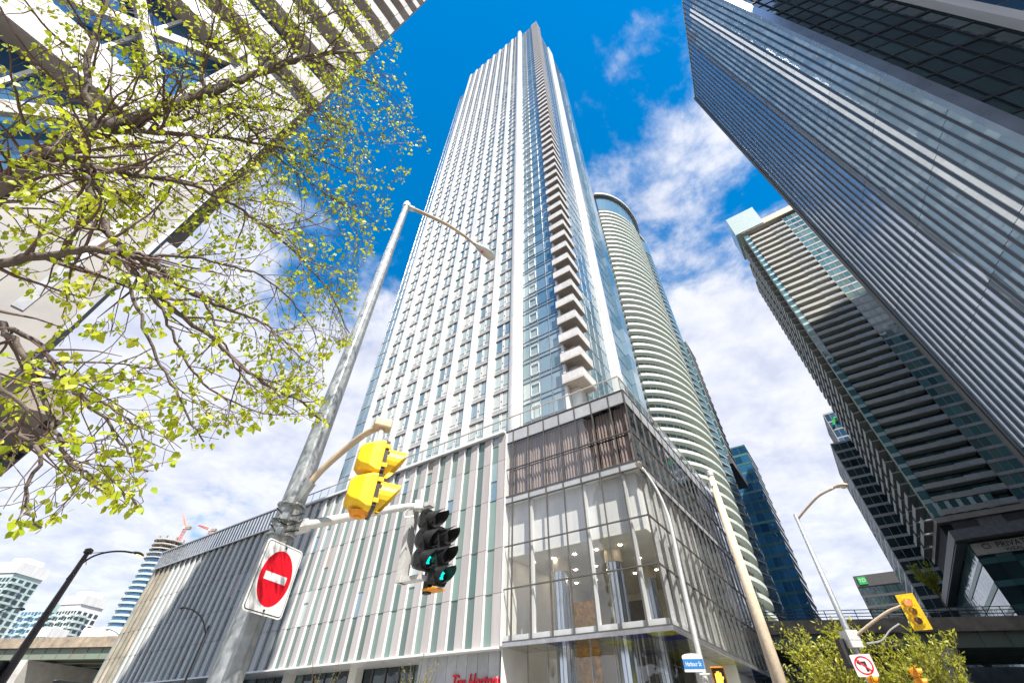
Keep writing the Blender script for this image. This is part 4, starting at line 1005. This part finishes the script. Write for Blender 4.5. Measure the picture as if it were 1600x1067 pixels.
# --- dark lamp posts with bowed arms on the left
def bow_lamp(label, base_az, r, top_z, arm_px, head_px, tie, lensm, rb=.16, group=None):
    B = pol(base_az, r)
    if not tie:
        B = at_r(*arm_px[0]); top_z = B.z + .3; B.z = 0
    t = thing('street_light', label, 'street light', B, 0, group)
    part('shaft', MB().tube([(0, 0, 0), (0, 0, top_z)], [rb, rb * .45], 10), 'bronze', t)
    part('finial', MB().tube([(0, 0, top_z), (0, 0, top_z + .2), (0, 0, top_z + .28)], [rb * .8, rb * .8, .05], 10), 'bronze', t)
    ap = curve_pts([at_r(x, y, d) - B for x, y, d in arm_px]); part('bowed_arm', MB().tube(ap, .05, 8), 'bronze', t, smooth=True)
    h0 = ap[-1]; h1 = at_r(*head_px) - B
    cobra(t, h0, h1, .42, 'bronze', lensm)
    if tie:
        q = at_r(*tie) - B; part('tie_rod', MB().tube([(0, 0, top_z), q], .018, 5).tube([(0, 0, top_z - .05), (q * .3) + Vector((0, 0, 0)) * .7 + Vector((0, 0, (top_z - .9) * .7))], .015, 5), 'bronze', t)
    return t
bl = bow_lamp('dark lamp post with bowed arm and glowing amber lamp before the white condos', -42.85, 35, 9.0, [(104, 905, 35), (122, 885, 34.8), (145, 869, 34.5), (170, 862, 34.2), (192, 861, 33.9), (207, 863, 33.7)], (224, 868, 33.4), (172, 861.5, 34.2), 'lamp', .26)
part('control_box', MB().box(-1.25, -.1, -.5, .3, 3.5, 4.1), 'black', bl); part('sign_plate', MB().box(-1.3, -.4, -.55, -.45, 2.1, 3.4), 'swht', bl)
for z in (2.5, 3.1): part('sign_dot', MB().prism([(.2 * math.cos(i * PI / 8) - .85, .22 * math.sin(i * PI / 8) + z) for i in range(16)], .551, .56, T=lambda a, b, c: (a, -c, b)), 'sblk', bl)
bow_lamp('slim dark lamp post with bowed arm in front of the shaded ribbed podium', -29.9, 46, 8.6, [(321, 990, 46), (319, 975, 46), (313, 962, 45.8), (302, 953, 45.6), (292, 950, 45.4)], (281, 950, 45.2), None, 'lens', .12)
bow_lamp('far dark lamp post with bowed arm rising at the skyline edge', -46.2, 60, 9.3, [(-14, 966, 60), (0, 955, 60), (12, 951, 59.5), (28, 950, 59)], (38, 952, 58.5), None, 'lens', .16)
bow_lamp('slim lamp post with bowed arm standing on the expressway deck', -36.9, 100, 21.5, [(187, 1008, 100), (187, 996, 100), (182, 988, 99.5), (174, 984, 99)], (164, 983, 98.5), None, 'lens', .13)

# --- silver lamp post with street-name sign, tan pole
SBp = pol(20.6, 20.0, .13); sl_ = thing('street_light', 'slender silver lamp post with swept arm at the glazed corner', 'street light', SBp)
srel = lambda x, y, r: at_r(x, y, r) - SBp
sp = [Vector((0, 0, 0)), Vector((0, 0, 5)), srel(1050, 830, 20)] + [srel(1041, 798, 20), srel(1028, 768, 19.9), srel(1012, 742, 19.8), srel(1003, 730, 19.7)]
cp_ = curve_pts(sp, 5); part('shaft', MB().tube(cp_, [.105 - .07 * i / len(cp_) for i in range(len(cp_))], 10), 'galvl', sl_, smooth=True)
cobra(sl_, cp_[-1], srel(994, 722, 19.5), .36, 'tanp', 'lens')
sn = at_r(1084, 1036, 19.9); st_ = thing('street_name_sign', 'white street-name sign with blue band on the silver lamp post', 'street sign', sn, rad(-14))
part('plate', MB().box(-.36, .33, -.02, .02, -.24, .22), 'swht', st_); part('crown', MB().prism([(.33 * math.cos(PI * i / 10) - .015, .07 * math.sin(PI * i / 10) + .22) for i in range(11)], -.02, .02, T=lambda a, b, c: (a, c, b)), 'swht', st_)
part('band', MB().box(-.36, .33, -.028, -.021, -.16, .13), 'sblue', st_); text('sign_text', 'Harbour St', .19, 'swht', st_, (-.02, -.03, -.02), (PI / 2, 0, 0), .002, 0, .62)
pdp = at_r(1124, 1058, 19.8); pd = thing('pedestrian_signal', 'amber pedestrian signal showing an orange hand beside the silver lamp post', 'pedestrian light', pdp, rad(-20))
bevel(part('housing', MB().box(-.22, .22, -.10, .14, -.27, .27), 'yeld', pd), .02); part('screen', MB().box(-.19, .19, -.112, -.10, -.24, .24), 'black', pd)
hand = MB()
for i, (x, h) in enumerate(((-.10, .10), (-.045, .15), (.01, .16), (.065, .12))): hand.box(x - .02, x + .02, -.12, -.113, -.05, h)
hand.box(-.12, .085, -.12, -.113, -.17, -.05).hexa([(.085, -.12, -.1), (.14, -.12, -.02), (.14, -.113, -.02), (.085, -.113, -.1), (.085, -.12, -.03), (.12, -.12, .03), (.12, -.113, .03), (.085, -.113, -.03)])
part('hand_symbol', hand, 'lor', pd); part('hood', MB().box(-.23, .23, -.26, -.10, .25, .28), 'yeld', pd); part('bracket', MB().tube([(-.2, .02, .1), (-.62, .05, .1)], .03, 6), 'galvl', pd)
tp = thing('concrete_pole', 'plain tan tapered pole leaning across the glazed corner of the podium', 'pole', pol(27.25, 18.0, .13))
part('shaft', MB().tube([(0, 0, 0), (0, 0, 9.45)], [.24, .11], 14), 'tanc', tp, smooth=True)
part('cap', MB().tube([(0, 0, 9.45), (0, 0, 9.62), (0, 0, 9.7)], [.13, .13, .04], 12), 'galvl', tp); part('bracket', MB().box(-.16, .02, -.1, .1, 9.0, 9.2), 'galvl', tp)

# --- right-hand pole with lamp arm, signal and turn ban
RB = pol(34.5, 26.0, .13); rp_ = thing('street_light', 'grey lamp pole with upswept tan arm beside the leafy shrubs', 'street light', RB)
rrel = lambda x, y, r: at_r(x, y, r) - RB
part('shaft', MB().tube([(0, 0, 0), (0, 0, rrel(1244, 803, 26).z)], [.17, .085], 10), 'galv', rp_, smooth=True)
ra = curve_pts([rrel(1246, 811, 26), rrel(1262, 792, 25.7), rrel(1280, 774, 25.4), rrel(1303, 762, 25.1)]); part('lamp_arm', MB().tube(ra, .055, 8), 'tanp', rp_, smooth=True)
cobra(rp_, ra[-1], rrel(1325, 757, 24.8), .42, 'tanp', 'lens')
part('mast_arm', MB().tube(curve_pts([rrel(1331, 998, 26), rrel(1362, 973, 25.8), rrel(1388, 955, 25.7), rrel(1408, 947, 25.6)]), .06, 8), 'tanp', rp_, smooth=True)
part('clamp', MB().box(-.25, .25, -.25, .25, rrel(1326, 985, 26).z - .35, rrel(1326, 985, 26).z + .0), 'galvl', rp_); part('clamp', MB().box(-.24, .24, -.24, .24, rrel(1333, 1003, 26).z - .2, rrel(1333, 1003, 26).z + .05), 'galvl', rp_)
part('controller', MB().box(-.48, -.18, .1, .4, rrel(1335, 1020, 26).z - .5, rrel(1335, 1020, 26).z + .5), 'dark', rp_)
part('camera_arm', MB().tube(curve_pts([rrel(1355, 1005, 25.9), rrel(1378, 1000, 25.6), rrel(1390, 985, 25.5), rrel(1405, 974, 25.4)]), .03, 6), 'galvl', rp_)
sgr = signal('yellow signal with red light on a yellow backboard on the right-hand pole', at_r(1427, 955, 25.4), 222, 3, 'yel', ['lgrey', 'lamb', 'lred'], .32, .13, plate=(.30, .62), door='yel')
sgs = signal('amber signal seen edge-on under the turn-ban sign', at_r(1372, 1078, 25.5), 130, 3, 'yeld', ['lgrey'] * 3, .30, .2, plate=(.25, .5))
sgt = signal('amber signal seen edge-on below the green girder', at_r(1440, 1066, 25.0), 120, 3, 'yeld', ['lgrey'] * 3, .30, .2, plate=(.25, .5))
tb = thing('turn_ban_sign', 'white square sign with crossed-out left-turn arrow in a red ring', 'road sign', at_r(1350, 1039, 25.7), rad(-34.6))
part('plate', MB().prism(rrect(.36, .36, .05), 0, .02, T=lambda a, b, c: (a, -c, b)), 'swht', tb)
rgp = MB()
for i in range(28):
    a0, a1_ = 2 * PI * i / 28, 2 * PI * (i + 1) / 28
    rgp.face([(.31 * math.cos(a0), -.024, .31 * math.sin(a0)), (.31 * math.cos(a1_), -.024, .31 * math.sin(a1_)), (.255 * math.cos(a1_), -.024, .255 * math.sin(a1_)), (.255 * math.cos(a0), -.024, .255 * math.sin(a0))])
part('ring', rgp, 'red', tb, fix=False)
part('arrow', MB().box(.02, .10, -.026, -.022, -.2, .06).box(-.1, .10, -.026, -.022, .06, .13).face([(-.1, -.027, .0), (-.1, -.027, .2), (-.22, -.027, .1)]), 'sblk', tb)
part('slash', MB().face([(-.20, -.03, .16), (-.16, -.03, .20), (.20, -.03, -.16), (.16, -.03, -.20)]), 'red', tb, fix=False)

# ------------------------------------------------------------------ trees
CROWN = [(-400, -400), (560, -200), (590, 20), (625, 70), (640, 150), (672, 235), (615, 300), (606, 350), (560, 440), (552, 530), (505, 565), (512, 665), (440, 655), (320, 695), (240, 745), (222, 795), (120, 790), (62, 832), (-60, 815), (-400, 800)]
def inside(px, py):
    c = False; n = len(CROWN); j = n - 1
    for i in range(n):
        xi, yi = CROWN[i]; xj, yj = CROWN[j]
        if (yi > py) != (yj > py) and px < (xj - xi) * (py - yi) / (yj - yi) + xi: c = not c
        j = i
    return c
def proj(P):
    d = P - Vector((0, 0, EYE)); z = d.dot(F)
    if z <= .1: return (-999, -999)
    return 800 + FPX * d.dot(RR) / z, 533.5 - FPX * d.dot(UU) / z
tb0 = Vector((-5.3, 1.55, .13))
tree = thing('leafing_tree', 'spreading street tree with dark crooked limbs and fresh yellow-green leaves', 'tree', tb0)
part('trunk', MB().tube(curve_pts([(0, 0, -.05), (.05, .02, 1.2), (-.02, .05, 2.5), (.1, 0, 3.6), (.15, .1, 4.6)], 4), [.24 - .006 * i for i in range(17)], 10), 'bark', tree, smooth=True)
crot = Vector((.1, 0, 3.6)) + tb0
LIMBS = [
 ([(-60, 330, 5.0), (40, 262, 4.9), (150, 205, 5.0), (240, 176, 5.3), (320, 146, 5.6), (400, 116, 6.1), (470, 92, 6.5), (540, 80, 6.8)], .075, .02, crot),
 ([(150, 205, 5.0), (230, 207, 5.15), (330, 214, 5.4), (440, 232, 5.8), (530, 262, 6.1)], .035, .012, None),
 ([(-60, 330, 5.0), (20, 285, 4.4), (80, 237, 4.2), (130, 262, 4.1), (140, 290, 4.0), (152, 330, 3.85), (190, 395, 3.6), (235, 450, 3.5), (320, 520, 3.5), (400, 590, 3.45), (470, 628, 3.4), (502, 658, 3.35)], .05, .009, None),
 ([(-60, 420, 3.6), (60, 402, 3.6), (150, 390, 3.55), (230, 410, 3.6), (320, 470, 3.7), (400, 500, 3.8), (440, 528, 3.8)], .04, .009, None),
 ([(-50, 470, 3.2), (0, 508, 3.1), (40, 560, 3.0), (75, 645, 2.9), (100, 700, 2.8), (140, 750, 2.75), (215, 785, 2.7)], .024, .007, None),
 ([(150, 205, 5.0), (135, 120, 5.4), (155, 40, 5.9), (190, -60, 6.6)], .045, .02, None),
 ([(320, 146, 5.6), (318, 90, 6.0), (345, 30, 6.5), (350, -40, 7.0)], .03, .012, None),
 ([(400, 116, 6.1), (440, 60, 6.5), (500, 28, 6.9), (560, 0, 7.2)], .026, .01, None),
 ([(130, 262, 4.1), (210, 272, 4.3), (300, 290, 4.5), (380, 330, 4.7), (450, 385, 4.8), (510, 450, 4.9), (545, 520, 4.9)], .03, .008, None),
 ([(235, 450, 3.5), (270, 520, 3.4), (310, 590, 3.35), (370, 630, 3.3), (430, 650, 3.3)], .014, .006, None),
 ([(0, 508, 3.1), (60, 540, 3.05), (110, 600, 3.0), (165, 660, 2.95), (195, 700, 2.9), (232, 740, 2.9)], .018, .006, None),
 ([(-50, 640, 2.6), (10, 672, 2.6), (50, 690, 2.55), (60, 720, 2.5), (40, 780, 2.5), (58, 825, 2.5)], .016, .006, None),
 ([(230, 207, 5.15), (330, 175, 5.5), (430, 170, 5.9), (520, 190, 6.2), (600, 225, 6.5)], .022, .007, None),
 ([(320, 146, 5.6), (380, 190, 5.7), (450, 260, 5.8), (520, 310, 5.9), (585, 345, 6.0)], .022, .007, None),
 ([(470, 92, 6.5), (540, 110, 6.8), (600, 140, 7.0), (640, 190, 7.1)], .016, .006, None),
 ([(190, 395, 3.6), (215, 480, 3.3), (250, 570, 3.1), (290, 640, 3.05), (315, 690, 3.0)], .016, .006, None),
 ([(40, 560, 3.0), (110, 610, 2.9), (180, 640, 2.85), (230, 690, 2.8)], .013, .005, None),
 ([(-40, 560, 2.7), (20, 620, 2.6), (60, 690, 2.6), (120, 730, 2.6), (170, 780, 2.6)], .014, .005, None),
 ([(320, 470, 3.7), (350, 540, 3.6), (390, 600, 3.6), (460, 640, 3.5)], .013, .005, None),
 ([(190, 395, 3.6), (260, 400, 3.8), (340, 410, 4.0), (420, 440, 4.2), (480, 500, 4.3), (500, 550, 4.3)], .018, .006, None),
]
rt = random.Random(21)
tw = MB(); leaves = []
def add_leaf(p, s): leaves.append((p, s))
def rv(s=1.0): return Vector((rt.uniform(-s, s), rt.uniform(-s, s), rt.uniform(-s, s)))
def twig(p, d, length, r, level):
    n = max(3, int(length / .09)); pts = [p]; q = p.copy(); dd = d.normalized()
    for i in range(n):
        dd = (dd + rv(.28) + Vector((0, 0, -.05 if level > 1 else -.02))).normalized(); q2 = q + dd * (length / n)
        if not inside(*proj(q2)): break
        q = q2; pts.append(q.copy())
    if len(pts) < 2: return
    k = len(pts); rads = [max(.0018, r * (1 - .75 * i / (k - 1))) for i in range(k)]
    tw.tube(pts, rads, 5 if r > .006 else 4, cap=False)
    dist = (q - Vector((0, 0, EYE))).length
    if level < 3:
        for i in range(1, k):
            for _ in range(2 if level == 2 else 1):
                if rt.random() < (.5 if level == 1 else .3):
                    side = rv(1); side = (side - dd * side.dot(dd)).normalized()
                    seg = (pts[i] - pts[i - 1]).normalized()
                    twig(pts[i], seg * .7 + side * .8 + Vector((0, 0, -.12)), length * rt.uniform(.28, .5), rads[i] * .6, level + 1)
    if level >= 2:
        for i in range(1, k):
            if rt.random() < .36:
                for _ in range(rt.choice((1, 1, 2))): add_leaf(pts[i] + rv(.02), rt.uniform(.6, 1.15))
        for _ in range(2): add_leaf(q + rv(.025), rt.uniform(.7, 1.2))
for ps, r0, r1, root in LIMBS:
    P_ = [at_d(*p) for p in ps]
    if root is not None: P_ = [root, (root + P_[0]) / 2 + Vector((0, 0, .25))] + P_
    cp = curve_pts(P_, 6)
    cp = [p + rv(.012) for p in cp]
    k = len(cp); rr_ = [(r0 + (r1 - r0) * i / (k - 1)) * (1.1 if r0 > .06 else .68) for i in range(k)]
    part('limb', MB().tube([p - tb0 for p in cp], rr_, 9), 'bark', tree, smooth=True)
    st_i = 1 if root is None else 8
    for i in range(st_i, k - 1):
        if not inside(*proj(cp[i])): continue
        seg = (cp[i + 1] - cp[i]).normalized(); dist = (cp[i] - Vector((0, 0, EYE))).length
        for _ in range(2 if dist > 4 else 1):
            if rt.random() < (.66 if dist > 3.3 else .42):
                side = rv(1); side = (side - seg * side.dot(seg)).normalized()
                twig(cp[i], seg * .8 + side + Vector((0, 0, -.05)), rt.uniform(.35, .95) * (1.25 if dist > 4.5 else .8), min(rr_[i] * .55, .011), 1)
    twig(cp[-1], cp[-1] - cp[-2], .5, r1 * .8, 1)
tws = tw; tws.v = [(v[0] - tb0.x, v[1] - tb0.y, v[2] - tb0.z) for v in tws.v]
part('twigs', tws, 'twig', tree, kind='stuff', fix=False)
# leaf shape: heart-like blade folded along the midrib, hanging
def leaf_geo(s):
    return [(0, 0, 0), (.012 * s, .35 * s, -.25 * s), (.0, .02 * s, -1.0 * s), (.012 * s, -.35 * s, -.25 * s), (.05 * s, .0, -.45 * s), (.01 * s, .28 * s, -.62 * s), (.01 * s, -.28 * s, -.62 * s)]
LF = [(0, 1, 4), (0, 4, 3), (1, 5, 4), (5, 2, 4), (4, 2, 6), (4, 6, 3)]
leafm = bpy.data.meshes.new('leaf'); leafm.from_pydata(leaf_geo(1.0), [], LF); leafm.materials.append(MT['leaf']); leafm.polygons.foreach_set('use_smooth', [True] * 6)
eye = Vector((0, 0, EYE))
leaves = [l for l in leaves if (l[0] - eye).length > 1.6]
leaves.sort(key=lambda l: (l[0] - eye).length / l[1])
bigs, rest = leaves[:300], leaves[300:]
lb_ = MB()
print('leaves', len(leaves), 'twig verts', len(tws.v))
def leaf_rot(): return (rt.gauss(0, .55), rt.gauss(0, .55), rt.uniform(0, 2 * PI))
from mathutils import Euler
for p, s in bigs:
    ob('leaf', leafm, tree, p - tb0, rot=leaf_rot(), scale=(s * .039,) * 3)
LV, LFc = [], []
base = np.array(leaf_geo(1.0))
allv, allf = [], []
for i, (p, s) in enumerate(rest):
    Rm = np.array(Euler(leaf_rot()).to_matrix()); allv.append(base @ Rm.T * (s * .042) + np.array(p - tb0)); allf.append(np.array(LF) + 7 * i)
me = bpy.data.meshes.new('foliage'); me.from_pydata(np.concatenate(allv).tolist(), [], np.concatenate(allf).tolist()); me.materials.append(MT['leaf'])
ob('foliage', me, tree, kind='stuff')

def wispy(name, label, pos, h, spread, nst, nleaf, seed, leafs=.12, lm='leaf2', lean=0, cat='tree'):
    t = thing(name, label, cat, pos, 0); r_ = random.Random(seed); w = MB(); lv, lf = [], []
    part('trunk', MB().tube([(0, 0, 0), (.03, 0, h * .25), (.0, .05, h * .45)], [.09, .07, .04], 8), 'bark', t, smooth=True)
    cnt = 0
    for i in range(nst):
        a = r_.uniform(0, 2 * PI); z0 = r_.uniform(.15, .45) * h; out_ = r_.uniform(.3, 1) * spread; top = h * r_.uniform(.6, 1.0)
        p = [Vector((0, 0, z0)), Vector((out_ * .35 * math.cos(a), out_ * .35 * math.sin(a), z0 + (top - z0) * .45)), Vector((out_ * .75 * math.cos(a), out_ * .75 * math.sin(a), z0 + (top - z0) * .8)), Vector((out_ * math.cos(a), out_ * math.sin(a), top))]
        cp = curve_pts(p, 5); w.tube(cp, [.025 - .02 * j / len(cp) for j in range(len(cp))], 5, cap=False)
        for j in range(nleaf):
            u = r_.uniform(.2, 1); q = cp[int(u * (len(cp) - 1))] + Vector((r_.gauss(0, .13), r_.gauss(0, .13), r_.gauss(0, .13))) * spread * .3
            Rm = np.array(Euler((r_.gauss(0, .9), r_.gauss(0, .9), r_.uniform(0, 6.28))).to_matrix()); sc = leafs * r_.uniform(.6, 1.3)
            bq = np.array([(0, 0, 0), (.02, .16, .5), (0, 0, 1.0), (.02, -.16, .5)]); lv.append(bq @ Rm.T * sc + np.array(q)); lf.append([4 * cnt, 4 * cnt + 1, 4 * cnt + 2, 4 * cnt + 3]); cnt += 1
    part('branches', w, 'twig', t, kind='stuff', fix=False)
    m2 = bpy.data.meshes.new('foliage'); m2.from_pydata(np.concatenate(lv).tolist(), [], lf); m2.materials.append(MT[lm]); ob('foliage', m2, t, kind='stuff'); return t
wispy('willow_shrub', 'bushy yellow-green shrub tree beside the grey lamp pole', pol(32.2, 30), 6.5, 2.7, 60, 70, 1, .24)
wispy('willow_shrub', 'taller yellow-green shrub tree between lamp pole and green girder', pol(37.2, 31), 6.0, 2.3, 46, 64, 2, .24)
wispy('willow_shrub', 'small twiggy shrub tree half under the green girder', pol(40.0, 29), 5.6, 1.5, 26, 60, 3, .22)
wispy('street_sapling', 'thin bare-twigged sapling with yellow buds before the shopfront', pol(-9.3, 23), 4.4, .9, 22, 24, 4, .09)
wispy('street_sapling', 'faint sapling with sparse yellow buds at the foot of the ribbed podium', pol(-18.9, 27), 4.5, .8, 14, 18, 5, .09)
wispy('roof_shrub', 'pale green shrub on the ledge beside the charcoal roof frame', at_r(1452, 905, 122) - Vector((0, 0, 5)), 8, 2.2, 30, 60, 6, .5, cat='plant')
